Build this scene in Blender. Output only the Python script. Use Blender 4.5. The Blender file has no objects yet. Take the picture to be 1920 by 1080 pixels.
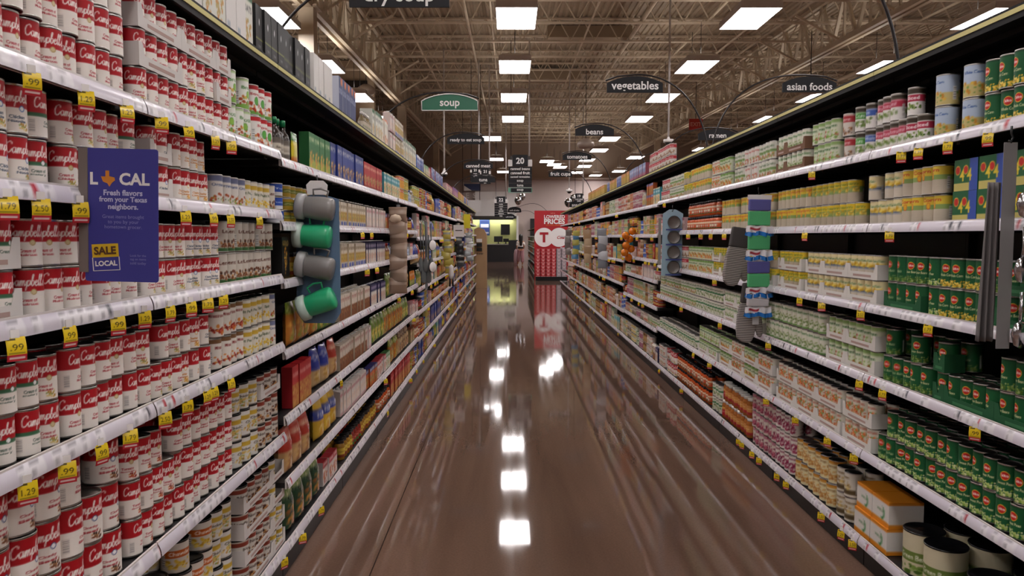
import bpy, math, random
import numpy as np
from mathutils import Vector, Matrix

random.seed(7)
RNG = np.random.default_rng(7)
SC = bpy.context.scene
COL = SC.collection
PI = math.pi

# ------------------------------------------------------------------ camera
CAM_H = 1.5
FPX = 1450.0                       # focal length in pixels of a 1920 px wide frame
cam_d = bpy.data.cameras.new('camera')
cam = bpy.data.objects.new('camera', cam_d)
COL.objects.link(cam)
cam.location = (0, 0, CAM_H)
cam.rotation_euler = (math.radians(90 - 3.79), 0, math.radians(-0.2))
cam_d.lens = 36.0 * FPX / 1920.0
cam_d.sensor_width = 36.0
cam_d.clip_start = 0.05
cam_d.clip_end = 200
SC.camera = cam

# ------------------------------------------------------------------ world, exposure
w = bpy.data.worlds.new('world')
SC.world = w
w.use_nodes = True
w.node_tree.nodes['Background'].inputs[0].default_value = (1.0, 0.93, 0.88, 1)
w.node_tree.nodes['Background'].inputs[1].default_value = 0.10
SC.view_settings.view_transform = 'Standard'
SC.view_settings.look = 'None'
SC.view_settings.gamma = 1
SC.view_settings.exposure = 0.75
LIGHT_STRENGTH = 13.0
SC.cycles.max_bounces = 6
SC.cycles.diffuse_bounces = 3
SC.cycles.glossy_bounces = 3
SC.cycles.transmission_bounces = 4
SC.cycles.caustics_reflective = False
SC.cycles.caustics_refractive = False

# ------------------------------------------------------------------ colour
def s2l(c):
    c = np.asarray(c, dtype=float)
    return np.where(c <= 0.04045, c / 12.92, ((c + 0.055) / 1.055) ** 2.4)

def hexc(h):
    h = h.lstrip('#')
    return tuple(int(h[i:i + 2], 16) / 255 for i in (0, 2, 4))

def C(c):
    return hexc(c) if isinstance(c, str) else c

# ------------------------------------------------------------------ materials
def new_mat(name):
    m = bpy.data.materials.new(name)
    m.use_nodes = True
    nt = m.node_tree
    return m, nt, nt.nodes['Principled BSDF']

def mat_flat(name, col, rough=0.5, metal=0.0, spec=0.5, noise=0.0, scale=40):
    m, nt, b = new_mat(name)
    lc = s2l(C(col))
    b.inputs['Roughness'].default_value = rough
    b.inputs['Metallic'].default_value = metal
    b.inputs['Specular IOR Level'].default_value = spec
    if noise:
        n = nt.nodes.new('ShaderNodeTexNoise'); n.inputs['Scale'].default_value = scale
        tc = nt.nodes.new('ShaderNodeTexCoord'); nt.links.new(tc.outputs['Object'], n.inputs['Vector'])
        r = nt.nodes.new('ShaderNodeValToRGB')
        r.color_ramp.elements[0].position = 0.3; r.color_ramp.elements[1].position = 0.7
        r.color_ramp.elements[0].color = (*(lc * (1 - noise)), 1)
        r.color_ramp.elements[1].color = (*np.minimum(lc * (1 + noise), 1), 1)
        nt.links.new(n.outputs['Fac'], r.inputs[0]); nt.links.new(r.outputs[0], b.inputs['Base Color'])
    else:
        b.inputs['Base Color'].default_value = (*lc, 1)
    return m

def mat_printed(name, rough, metal=0.0, coat=0.0, spec=0.5):
    """reads the printed artwork held by the mesh"""
    m, nt, b = new_mat(name)
    a = nt.nodes.new('ShaderNodeAttribute'); a.attribute_name = 'Col'
    nt.links.new(a.outputs['Color'], b.inputs['Base Color'])
    b.inputs['Roughness'].default_value = rough
    b.inputs['Metallic'].default_value = metal
    b.inputs['Specular IOR Level'].default_value = spec
    b.inputs['Coat Weight'].default_value = coat
    b.inputs['Coat Roughness'].default_value = 0.15
    return m

M = {}
M['paper'] = mat_printed('printed_paper', 0.5, spec=0.35)
M['gloss'] = mat_printed('glossy_plastic', 0.22)
M['foil'] = mat_printed('printed_film', 0.25, coat=0.3)
M['card'] = mat_printed('cardboard', 0.75, spec=0.3)
M['tin'] = mat_flat('tin', '#b9b6b2', 0.28, 1.0)
M['charcoal'] = mat_flat('charcoal_steel', '#1b191b', 0.45, spec=0.4, noise=0.15)
M['black'] = mat_flat('black_plastic', '#121214', 0.35)
M['deck'] = mat_flat('deck_black', '#0d0c0d', 0.6, spec=0.25)
M['rod'] = mat_flat('dark_rod', '#242022', 0.35)
M['sign'] = mat_flat('sign_black', '#1d1d21', 0.55, spec=0.3)
M['signgreen'] = mat_flat('sign_green', '#2c6b52', 0.4)
M['white'] = mat_flat('white_paint', '#e8e4e2', 0.4)
M['whitetext'] = mat_flat('white_vinyl', '#f4f2f0', 0.5)
M['whitemetal'] = mat_flat('white_metal', '#d9d2cf', 0.35)
M['truss'] = mat_flat('truss_paint', '#d2c3ae', 0.55, noise=0.08, scale=3)
M['steelgrey'] = mat_flat('grey_housing', '#7d736d', 0.5)
M['chrome'] = mat_flat('chrome', '#c8c8cc', 0.15, 1.0)

def mat_emit(name, col, strength):
    m = bpy.data.materials.new(name); m.use_nodes = True
    nt = m.node_tree; nt.nodes.clear()
    e = nt.nodes.new('ShaderNodeEmission'); e.inputs[0].default_value = (*col, 1); e.inputs[1].default_value = strength
    o = nt.nodes.new('ShaderNodeOutputMaterial'); nt.links.new(e.outputs[0], o.inputs[0])
    return m
M['diffuser'] = mat_emit('lamp_diffuser', (1.0, 0.94, 0.935), LIGHT_STRENGTH)
M['ceiling_fill'] = mat_emit('added_ceiling_fill', (1.0, 0.9, 0.8), LIGHT_STRENGTH * .35)  # glow added to the fixture tops to brighten the ceiling

def mat_floor():
    m, nt, b = new_mat('polished_concrete')
    tc = nt.nodes.new('ShaderNodeTexCoord')
    mp = nt.nodes.new('ShaderNodeMapping'); mp.inputs['Scale'].default_value = (2.2, 0.22, 1)
    nt.links.new(tc.outputs['Object'], mp.inputs[0])
    n1 = nt.nodes.new('ShaderNodeTexNoise'); n1.inputs['Scale'].default_value = 1.6; n1.inputs['Detail'].default_value = 6
    n1.inputs['Distortion'].default_value = 0.6
    nt.links.new(mp.outputs[0], n1.inputs['Vector'])
    r1 = nt.nodes.new('ShaderNodeValToRGB')
    r1.color_ramp.elements[0].position = 0.34; r1.color_ramp.elements[1].position = 0.68
    r1.color_ramp.elements[0].color = (*s2l(hexc('#654e42')), 1)
    r1.color_ramp.elements[1].color = (*s2l(hexc('#7a5f51')), 1)
    nt.links.new(n1.outputs['Fac'], r1.inputs[0])
    n2 = nt.nodes.new('ShaderNodeTexNoise'); n2.inputs['Scale'].default_value = 90; n2.inputs['Detail'].default_value = 3
    nt.links.new(tc.outputs['Object'], n2.inputs['Vector'])
    mx = nt.nodes.new('ShaderNodeMix'); mx.data_type = 'RGBA'; mx.blend_type = 'OVERLAY'; mx.inputs[0].default_value = 0.25
    nt.links.new(r1.outputs[0], mx.inputs[6]); nt.links.new(n2.outputs['Fac'], mx.inputs[7])
    # saw-cut control joints, 3.66 m apart across the aisle
    sep = nt.nodes.new('ShaderNodeSeparateXYZ'); nt.links.new(tc.outputs['Object'], sep.inputs[0])
    def line(sock, period, off, w_):
        a = nt.nodes.new('ShaderNodeMath'); a.operation = 'ADD'; a.inputs[1].default_value = off; nt.links.new(sock, a.inputs[0])
        p = nt.nodes.new('ShaderNodeMath'); p.operation = 'PINGPONG'; p.inputs[1].default_value = period / 2; nt.links.new(a.outputs[0], p.inputs[0])
        l = nt.nodes.new('ShaderNodeMath'); l.operation = 'LESS_THAN'; l.inputs[1].default_value = w_; nt.links.new(p.outputs[0], l.inputs[0])
        return l.outputs[0]
    la = line(sep.outputs['Y'], 3.66, 1.03, 0.003); lb = line(sep.outputs['X'], 3.66, 0.62, 0.003)
    mxl = nt.nodes.new('ShaderNodeMath'); mxl.operation = 'MAXIMUM'; nt.links.new(la, mxl.inputs[0]); nt.links.new(lb, mxl.inputs[1])
    m2 = nt.nodes.new('ShaderNodeMix'); m2.data_type = 'RGBA'; nt.links.new(mxl.outputs[0], m2.inputs[0])
    nt.links.new(mx.outputs[2], m2.inputs[6]); m2.inputs[7].default_value = (*s2l(hexc('#41322a')), 1)
    nt.links.new(m2.outputs[2], b.inputs['Base Color'])
    # roughness streaks along the aisle
    mp3 = nt.nodes.new('ShaderNodeMapping'); mp3.inputs['Scale'].default_value = (9, 0.35, 1)
    nt.links.new(tc.outputs['Object'], mp3.inputs[0])
    n3 = nt.nodes.new('ShaderNodeTexNoise'); n3.inputs['Scale'].default_value = 1.3; n3.inputs['Detail'].default_value = 5
    nt.links.new(mp3.outputs[0], n3.inputs['Vector'])
    mr = nt.nodes.new('ShaderNodeMapRange'); mr.inputs['From Min'].default_value = 0.3; mr.inputs['From Max'].default_value = 0.75
    mr.inputs['To Min'].default_value = 0.03; mr.inputs['To Max'].default_value = 0.085
    nt.links.new(n3.outputs['Fac'], mr.inputs['Value']); nt.links.new(mr.outputs[0], b.inputs['Roughness'])
    b.inputs['Specular IOR Level'].default_value = 0.32
    return m
M['floor'] = mat_floor()

def mat_striped(name, c1, c2, period):
    m, nt, b = new_mat(name)
    tc = nt.nodes.new('ShaderNodeTexCoord'); sep = nt.nodes.new('ShaderNodeSeparateXYZ')
    nt.links.new(tc.outputs['Object'], sep.inputs[0])
    p = nt.nodes.new('ShaderNodeMath'); p.operation = 'PINGPONG'; p.inputs[1].default_value = period / 2; nt.links.new(sep.outputs['Z'], p.inputs[0])
    l = nt.nodes.new('ShaderNodeMath'); l.operation = 'LESS_THAN'; l.inputs[1].default_value = period / 4; nt.links.new(p.outputs[0], l.inputs[0])
    mx = nt.nodes.new('ShaderNodeMix'); mx.data_type = 'RGBA'; nt.links.new(l.outputs[0], mx.inputs[0])
    mx.inputs[6].default_value = (*s2l(C(c1)), 1); mx.inputs[7].default_value = (*s2l(C(c2)), 1)
    nt.links.new(mx.outputs[2], b.inputs['Base Color']); b.inputs['Roughness'].default_value = 0.85
    return m

_mc = {}
def flat(col, rough=0.5, metal=0.0):
    k = (col, rough, metal)
    if k not in _mc:
        _mc[k] = mat_flat('paint_' + str(len(_mc)), col, rough, metal)
    return _mc[k]

# ------------------------------------------------------------------ mesh builder
class MB:
    def __init__(s):
        s.V = []; s.F = []; s.Cc = []; s.I = []; s.S = []; s.mats = []; s.n = 0
    def mi(s, mat):
        if mat not in s.mats: s.mats.append(mat)
        return s.mats.index(mat)
    def add(s, verts, faces, mat, col=(1, 1, 1), smooth=False):
        """faces: (m,4) or (m,3) int array; triangles have -1 in the last slot"""
        verts = np.asarray(verts, float); n = len(verts)
        faces = [list(f) for f in faces] if not isinstance(faces, np.ndarray) else faces
        col = np.asarray(col, float)
        if col.ndim == 1: col = np.tile(s2l(C(tuple(col))) if True else col, (n, 1))
        s.V.append(verts); s.Cc.append(col)
        if isinstance(faces, np.ndarray): s.F.append(faces + s.n)
        else: s.F.append([[i + s.n for i in f] for f in faces])
        m_ = s.mi(mat)
        s.I.append(np.full(len(faces), m_)); s.S.append(np.full(len(faces), smooth))
        s.n += n
    def box(s, x0, x1, y0, y1, z0, z1, mat, col='#ffffff'):
        v = [(x, y, z) for z in (z0, z1) for y in (y0, y1) for x in (x0, x1)]
        f = [(0, 2, 3, 1), (4, 5, 7, 6), (0, 1, 5, 4), (2, 6, 7, 3), (0, 4, 6, 2), (1, 3, 7, 5)]
        s.add(v, f, mat, C(col))
    def bar(s, a, b, w_, h_=None, mat=None, col='#ffffff'):
        h_ = h_ or w_
        a = Vector(a); b = Vector(b); d = (b - a).normalized()
        up = Vector((0, 0, 1)) if abs(d.z) < 0.95 else Vector((0, 1, 0))
        r = d.cross(up).normalized() * w_ / 2; u = r.cross(d).normalized() * h_ / 2
        v = [p + sx * r + sy * u for p in (a, b) for sx, sy in ((-1, -1), (1, -1), (1, 1), (-1, 1))]
        f = [(0, 1, 2, 3), (7, 6, 5, 4), (0, 4, 5, 1), (1, 5, 6, 2), (2, 6, 7, 3), (3, 7, 4, 0)]
        s.add([tuple(x) for x in v], f, mat, C(col))
    def tube(s, pts, r, mat, n=8, col='#ffffff', caps=True):
        pts = [Vector(p) for p in pts]; k = len(pts); V = []; F = []
        rr = r if isinstance(r, (list, tuple)) else [r] * k
        t0 = (pts[1] - pts[0]).normalized()
        up = Vector((0, 0, 1)) if abs(t0.z) < 0.9 else Vector((1, 0, 0))
        nrm = t0.cross(up).normalized()
        for i, p in enumerate(pts):
            t = (pts[min(i + 1, k - 1)] - pts[max(i - 1, 0)]).normalized()
            nrm = (nrm - t * nrm.dot(t)).normalized(); bn = t.cross(nrm)
            for j in range(n):
                a = 2 * PI * j / n
                V.append(tuple(p + rr[i] * (math.cos(a) * nrm + math.sin(a) * bn)))
        for i in range(k - 1):
            for j in range(n):
                F.append((i * n + j, i * n + (j + 1) % n, (i + 1) * n + (j + 1) % n, (i + 1) * n + j))
        if caps:
            F.append(tuple(range(n))[::-1]); F.append(tuple((k - 1) * n + j for j in range(n)))
        s.add(V, F, mat, C(col), True)
    def lathe(s, prof, mat, nu=24, col='#ffffff', axis='z', center=(0, 0, 0), cap=True, smooth=True):
        V = []; F = []
        for (r, z) in prof:
            for j in range(nu):
                a = 2 * PI * j / nu
                p = (r * math.cos(a), r * math.sin(a), z)
                if axis == 'x': p = (p[2], p[0], p[1])
                if axis == 'y': p = (p[0], p[2], p[1])
                V.append((p[0] + center[0], p[1] + center[1], p[2] + center[2]))
        for i in range(len(prof) - 1):
            for j in range(nu):
                q = (i * nu + j, i * nu + (j + 1) % nu, (i + 1) * nu + (j + 1) % nu, (i + 1) * nu + j)
                F.append(q if axis != 'y' else q[::-1])
        if cap:
            k = (len(prof) - 1) * nu
            F.append(tuple(range(nu))[::-1] if axis != 'y' else tuple(range(nu)))
            F.append(tuple(k + j for j in range(nu)) if axis != 'y' else tuple(k + j for j in range(nu))[::-1])
        s.add(V, F, mat, C(col), smooth)
    def prism(s, pts, y0, y1, mat, col='#ffffff'):
        """outline in x,z extruded along y"""
        n = len(pts)
        V = [(p[0], y, p[1]) for y in (y0, y1) for p in pts]
        F = [tuple(range(n)), tuple(range(n, 2 * n))[::-1]] + [(i, i + n, (i + 1) % n + n, (i + 1) % n) for i in range(n)]
        s.add(V, F, mat, C(col))
    def grid(s, P, colors, mat, smooth=True):
        """P: (h,w,3) points, colors (h,w,3) linear"""
        h, w_ = P.shape[:2]
        idx = np.arange(h * w_).reshape(h, w_)
        F = np.stack([idx[:-1, :-1], idx[:-1, 1:], idx[1:, 1:], idx[1:, :-1]], -1).reshape(-1, 4)
        s.add(P.reshape(-1, 3), F, mat, colors.reshape(-1, 3), smooth)
    def mesh(s, name):
        me = bpy.data.meshes.new(name)
        V = np.concatenate(s.V); Cl = np.concatenate(s.Cc)
        loops = []; starts = []; k = 0; tot = []
        for F in s.F:
            if isinstance(F, np.ndarray):
                loops.append(F.reshape(-1)); m_ = F.shape[1]
                starts.append(k + np.arange(len(F)) * m_); tot.append(np.full(len(F), m_)); k += len(F) * m_
            else:
                for f in F:
                    loops.append(np.array(f)); starts.append(np.array([k])); tot.append(np.array([len(f)])); k += len(f)
        loops = np.concatenate(loops).astype(np.int32); starts = np.concatenate(starts).astype(np.int32)
        me.vertices.add(len(V)); me.vertices.foreach_set('co', V.astype(np.float32).ravel())
        me.loops.add(len(loops)); me.loops.foreach_set('vertex_index', loops)
        me.polygons.add(len(starts)); me.polygons.foreach_set('loop_start', starts)
        me.polygons.foreach_set('material_index', np.concatenate(s.I).astype(np.int32))
        me.polygons.foreach_set('use_smooth', np.concatenate(s.S).astype(bool))
        for m_ in s.mats: me.materials.append(m_)
        at = me.attributes.new('Col', 'FLOAT_COLOR', 'POINT')
        at.data.foreach_set('color', np.concatenate([Cl, np.ones((len(Cl), 1))], 1).astype(np.float32).ravel())
        me.update(calc_edges=True); me.validate()
        return me
    def build(s, name, parent=None, loc=None, rot=None):
        return link(name, s.mesh(name), parent, loc, rot)

def link(name, data, parent=None, loc=None, rot=None):
    o = bpy.data.objects.new(name, data)
    COL.objects.link(o)
    if parent is not None: o.parent = parent
    if loc is not None: o.location = loc
    if rot is not None: o.rotation_euler = rot
    return o

def tag(o, label=None, cat=None, group=None, kind=None):
    if label: o['label'] = label
    if cat: o['category'] = cat
    if group: o['group'] = group
    if kind: o['kind'] = kind
    return o

def thing(name, label, cat, loc=(0, 0, 0), rot=(0, 0, 0), group=None):
    return tag(link(name, None, None, loc, rot), label, cat, group)

# ------------------------------------------------------------------ lettering
_tc = {}
def text_mesh_data(body, offset=0.0, shear=0.0, space=1.0):
    k = (body, offset, shear, space)
    if k in _tc: return _tc[k]
    cu = bpy.data.curves.new('lettering', 'FONT')
    cu.body = body; cu.align_x = 'CENTER'; cu.size = 1.0; cu.offset = offset; cu.shear = shear; cu.space_character = space
    cu.resolution_u = 3
    o = bpy.data.objects.new('lettering_tmp', cu)
    COL.objects.link(o)
    dg = bpy.context.evaluated_depsgraph_get(); dg.update()
    me = bpy.data.meshes.new_from_object(o.evaluated_get(dg))
    me.calc_loop_triangles()
    V = np.array([v.co[:] for v in me.vertices]) if len(me.vertices) else np.zeros((0, 3))
    T = np.array([t.vertices[:] for t in me.loop_triangles], dtype=np.int64) if len(me.loop_triangles) else np.zeros((0, 3), int)
    bpy.data.objects.remove(o); bpy.data.curves.remove(cu); bpy.data.meshes.remove(me)
    _tc[k] = (V, T)
    return V, T

def text_obj(body, width, name, mat, parent, loc=(0, 0, 0), height=None, bold=0.012, shear=0.0, facing='-y', thick=0.0015):
    """raised vinyl letters lying in the x,z plane and read from -y; fitted to a width (or cap height)"""
    V, T = text_mesh_data(body, bold, shear)
    lo = V.min(0); hi = V.max(0)
    if height: sc = height / (hi[1] - lo[1])
    else: sc = width / (hi[0] - lo[0])
    if width and height: sc = min(sc, width / (hi[0] - lo[0]))
    c = (lo + hi) / 2
    P = (V - c) * sc
    W = np.stack([P[:, 0], np.zeros(len(P)), P[:, 1]], -1)
    n = len(W)
    if facing == '-y':
        pass
    if facing == '+x': W = np.stack([np.zeros(n), P[:, 0], P[:, 1]], -1)
    if facing == '-x': W = np.stack([np.zeros(n), -P[:, 0], P[:, 1]], -1)
    mb = MB(); mb.add(W, [list(t) for t in T], mat)
    o = mb.build(name, parent, loc)
    return o

# raster artwork: rows run from bottom (0) to top
class Art:
    def __init__(s, w_, h_, base):
        s.ss = 3; s.w = w_; s.h = h_
        s.a = np.zeros((h_ * s.ss, w_ * s.ss, 3)) + np.array(C(base))
        s.yy, s.xx = np.mgrid[0:h_ * s.ss, 0:w_ * s.ss]
        s.xx = (s.xx + .5) / (w_ * s.ss); s.yy = (s.yy + .5) / (h_ * s.ss)
    def rect(s, x0, x1, y0, y1, c):
        m = (s.xx >= x0) & (s.xx <= x1) & (s.yy >= y0) & (s.yy <= y1); s.a[m] = C(c)
    def ell(s, cx, cy, rx, ry, c):
        m = ((s.xx - cx) / rx) ** 2 + ((s.yy - cy) / ry) ** 2 <= 1; s.a[m] = C(c)
    def wave(s, x0, x1, y0, amp, c, below=True, ph=0.0):
        t = (s.xx - x0) / (x1 - x0)
        yb = y0 + amp * np.sin(t * PI * 2 + ph)
        m = (s.xx >= x0) & (s.xx <= x1) & ((s.yy < yb) if below else (s.yy > yb)); s.a[m] = C(c)
    def blobs(s, x0, x1, y0, y1, cols, n, r, seed=0):
        g = np.random.default_rng(seed); asp = s.w / s.h
        for _ in range(n):
            cx = g.uniform(x0, x1); cy = g.uniform(y0, y1); q = r * g.uniform(.6, 1.3)
            s.ell(cx, cy, q * g.uniform(.6, 1.2), q * asp * s.asp * g.uniform(.6, 1.2), cols[int(g.integers(len(cols)))])
    asp = 1.0
    def tri(s, P, c):
        H, W = s.a.shape[:2]
        x = P[:, 0] * W; y = P[:, 1] * H
        x0 = max(int(x.min()), 0); x1 = min(int(x.max()) + 2, W); y0 = max(int(y.min()), 0); y1 = min(int(y.max()) + 2, H)
        if x1 <= x0 or y1 <= y0: return
        yy, xx = np.mgrid[y0:y1, x0:x1]; xx = xx + .5; yy = yy + .5
        d = (x[1] - x[0]) * (y[2] - y[0]) - (x[2] - x[0]) * (y[1] - y[0])
        if abs(d) < 1e-9: return
        a_ = ((x[1] - xx) * (y[2] - yy) - (x[2] - xx) * (y[1] - yy)) / d
        b_ = ((x[2] - xx) * (y[0] - yy) - (x[0] - xx) * (y[2] - yy)) / d
        m = (a_ >= 0) & (b_ >= 0) & (a_ + b_ <= 1)
        s.a[y0:y1, x0:x1][m] = C(c)
    def text(s, body, cx, cy, wid, hei, c, bold=0.02, shear=0.0):
        V, T = text_mesh_data(body, bold, shear)
        lo = V.min(0); hi = V.max(0); q = (V - (lo + hi) / 2)
        P = np.stack([cx + q[:, 0] / (hi[0] - lo[0]) * wid, cy + q[:, 1] / (hi[1] - lo[1]) * hei], -1)
        for t in T: s.tri(P[t], c)
    def stroke(s, pts, r, c, asp):
        """polyline of round dabs; r as share of width; asp = physical height per width"""
        for (a0, b0), (a1, b1) in zip(pts[:-1], pts[1:]):
            k = max(2, int(math.hypot((a1 - a0) * s.w, (b1 - b0) * s.h) * 1.5))
            for i in range(k + 1):
                t = i / k
                s.ell(a0 + (a1 - a0) * t, b0 + (b1 - b0) * t, r, r * asp, c)
    def out(s):
        H = s.h; W = s.w; k = s.ss
        return s.a.reshape(H, k, W, k, 3).mean((1, 3))

def sample(art, hv, wu, wrap=False):
    """bring an artwork to a grid of hv x wu points, linear colours"""
    H, W = art.shape[:2]
    ys = np.clip(((np.arange(hv)) / (hv - 1) * H - .5), 0, H - 1)
    xs = np.clip(((np.arange(wu)) / (wu - 1) * W - .5), 0, W - 1)
    # area average when shrinking
    if hv < H * .75 or wu < W * .75:
        ye = np.linspace(0, H, hv + 1).astype(int); xe = np.linspace(0, W, wu + 1).astype(int)
        o = np.zeros((hv, wu, 3))
        for i in range(hv):
            row = art[ye[i]:max(ye[i + 1], ye[i] + 1)].mean(0)
            for j in range(wu): o[i, j] = row[xe[j]:max(xe[j + 1], xe[j] + 1)].mean(0)
        return s2l(o)
    y0 = ys.astype(int); x0 = xs.astype(int); y1 = np.minimum(y0 + 1, H - 1); x1 = np.minimum(x0 + 1, W - 1)
    fy = (ys - y0)[:, None, None]; fx = (xs - x0)[None, :, None]
    A = art
    o = (A[y0][:, x0] * (1 - fy) + A[y1][:, x0] * fy) * (1 - fx) + (A[y0][:, x1] * (1 - fy) + A[y1][:, x1] * fy) * fx
    return s2l(o)

# cursive strokes for the soup maker's name, unit em
SCRIPT = {
 'C': ([(.62, .78), (.58, .95), (.42, 1.0), (.2, .82), (.08, .5), (.12, .18), (.3, .02), (.5, .1), (.66, .3)], .66),
 'a': ([(.42, .42), (.25, .48), (.08, .3), (.1, .08), (.24, .02), (.38, .16), (.44, .44), (.4, .14), (.46, .02), (.58, .12)], .52),
 'm': ([(.0, .1), (.1, .42), (.14, .44), (.1, .02), (.2, .34), (.3, .46), (.34, .36), (.28, .02), (.4, .36), (.5, .46), (.54, .34), (.5, .06), (.6, .04), (.7, .14)], .68),
 'p': ([(.0, .1), (.14, .46), (.04, -.4), (.16, .3), (.3, .48), (.42, .34), (.36, .1), (.22, .0), (.12, .1)], .46),
 'b': ([(.02, .1), (.26, .7), (.3, .98), (.2, .98), (.1, .5), (.1, .1), (.24, .0), (.38, .16), (.34, .42), (.2, .4)], .44),
 'e': ([(.04, .22), (.3, .3), (.32, .44), (.18, .46), (.06, .24), (.12, .04), (.28, .02), (.44, .14)], .4),
 'l': ([(.0, .1), (.24, .7), (.3, .98), (.2, .98), (.1, .5), (.1, .08), (.2, .0), (.3, .12)], .3),
 "'": ([(.1, .98), (.06, .8)], .14),
 's': ([(.02, .1), (.22, .48), (.24, .3), (.3, .14), (.16, .0), (.02, .06)], .36),
 'o': ([(.3, .42), (.14, .4), (.08, .16), (.2, .02), (.36, .14), (.34, .4), (.46, .42)], .46),
 'k': ([(.02, .1), (.26, .9), (.12, .9), (.08, .02), (.3, .46), (.14, .26), (.36, .02)], .42),
 'K': ([(.3, .98), (.12, .02), (.2, .45), (.62, .98), (.28, .5), (.6, .02)], .62),
 'r': ([(.0, .1), (.12, .48), (.2, .4), (.3, .42), (.26, .04), (.38, .1)], .38),
 'g': ([(.4, .42), (.2, .46), (.08, .24), (.22, .06), (.38, .3), (.42, .46), (.36, -.3), (.2, -.38), (.1, -.25), (.46, .12)], .48),
 '-': ([(.05, .3), (.3, .32)], .34),
}
def script_text(art, word, cx, cy, wid, hei, c, r, asp):
    tw = sum(SCRIPT[ch][1] for ch in word); x = 0
    for ch in word:
        pts, adv = SCRIPT[ch]
        # smooth by Catmull-Rom
        P = np.array([(x + p[0] + p[1] * .12, p[1]) for p in pts])
        Q = []
        for i in range(len(P) - 1):
            p0 = P[max(i - 1, 0)]; p1 = P[i]; p2 = P[i + 1]; p3 = P[min(i + 2, len(P) - 1)]
            for t in (0, .25, .5, .75):
                Q.append(.5 * ((2 * p1) + (-p0 + p2) * t + (2 * p0 - 5 * p1 + 4 * p2 - p3) * t * t + (-p0 + 3 * p1 - 3 * p2 + p3) * t ** 3))
        Q.append(P[-1]); Q = np.array(Q)
        q = [(cx + (a - tw / 2) / tw * wid, cy + (b - .4) * hei) for a, b in Q]
        art.stroke(q, r, c, asp)
        x += adv

# ------------------------------------------------------------------ product shapes
def can_parts(R, H, art, lod, lid=None, ribs=False):
    """returns (body builder, label builder) ; art wraps once around"""
    nu = (72, 36, 16)[lod]; nv = (40, 18, 8)[lod]
    if art.shape[1] > 200: nu = (112, 48, 18)[lod]; nv = (52, 24, 8)[lod]
    a = np.linspace(0, 2 * PI, nu + 1)
    body = MB(); lab = MB()
    z = np.linspace(0.0045, H - 0.0045, nv)
    P = np.zeros((nv, nu + 1, 3)); P[..., 0] = R * np.cos(a)[None]; P[..., 1] = R * np.sin(a)[None]; P[..., 2] = z[:, None]
    lab.grid(P, sample(art, nv, nu + 1), M['paper'])
    n2 = (32, 20, 10)[lod]
    r = R
    ri = R * .992
    if lid:
        body.lathe([(r * .97, .0), (r * 1.0, .001), (r, .0045), (ri, .006), (ri, H - .006), (r * .98, H - .006), (r * 1.0, H - .0056)], M['tin'], n2)
        body.lathe([(r * 1.0, H - .0056), (r * 1.02, H - .0055), (r * 1.03, H - .001), (r * 1.01, H + .001), (r * .95, H + .001), (r * .93, H - .002), (r * .3, H - .002), (0.0005, H - .002)], M['gloss'], n2, lid)
    elif lod < 2:
        body.lathe([(r * .93, .002), (r * .97, 0), (r * 1.01, .001), (r * 1.01, .0045), (ri, .006), (ri, H - .006), (r * 1.01, H - .0045), (r * 1.015, H - .001), (r * 1.0, H), (r * .965, H - .0005), (r * .95, H - .004), (r * .8, H - .004), (r * .78, H - .003), (r * .5, H - .003), (.0005, H - .0035)], M['tin'], n2)
    else:
        body.lathe([(r * 1.0, .0), (r, .005), (ri, .006), (ri, H - .006), (r, H - .005), (r * 1.01, H - .001), (r * .95, H), (r * .94, H - .004), (.0005, H - .004)], M['tin'], n2)
    return body, lab

def jar_parts(R, H, art, lod, lid='#f0eeea', glass='#a8642c', neck=.82, lidh=.018, label=(.18, .72)):
    nu = (48, 28, 12)[lod]
    body = MB(); lab = MB(); cap = MB()
    h = H - lidh
    body.lathe([(R * .9, 0), (R, .004), (R, h * .8), (R * .97, h * .87), (R * neck, h * .95), (R * neck, h)], M['gloss'], nu, glass)
    cap.lathe([(R * neck * 1.06, h - .002), (R * neck * 1.06, H - .002), (R * neck * 1.0, H), (.0005, H)], M['gloss'], nu, lid)
    nv = (28, 12, 6)[lod]
    a = np.linspace(0, 2 * PI, nu + 1)
    z = np.linspace(h * label[0], h * label[1], nv); r = R * 1.006
    P = np.zeros((nv, nu + 1, 3)); P[..., 0] = r * np.cos(a)[None]; P[..., 1] = r * np.sin(a)[None]; P[..., 2] = z[:, None]
    lab.grid(P, sample(art, nv, nu + 1), M['paper'])
    return body, lab, cap

def bottle_parts(R, H, art, lod, cap_c='#0f7a4a', glass='#2b221c'):
    nu = (32, 20, 10)[lod]
    body = MB(); lab = MB(); cap = MB()
    body.lathe([(R * .92, 0), (R, .005), (R, H * .55), (R * .8, H * .66), (R * .38, H * .76), (R * .36, H * .86)], M['gloss'], nu, glass)
    cap.lathe([(R * .44, H * .85), (R * .46, H * .99), (R * .4, H), (.0005, H)], M['gloss'], nu, cap_c)
    nv = (20, 10, 5)[lod]
    a = np.linspace(0, 2 * PI, nu + 1); z = np.linspace(H * .08, H * .52, nv); r = R * 1.01
    P = np.zeros((nv, nu + 1, 3)); P[..., 0] = r * np.cos(a)[None]; P[..., 1] = r * np.sin(a)[None]; P[..., 2] = z[:, None]
    lab.grid(P, sample(art, nv, nu + 1), M['paper'])
    return body, lab, cap

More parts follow.
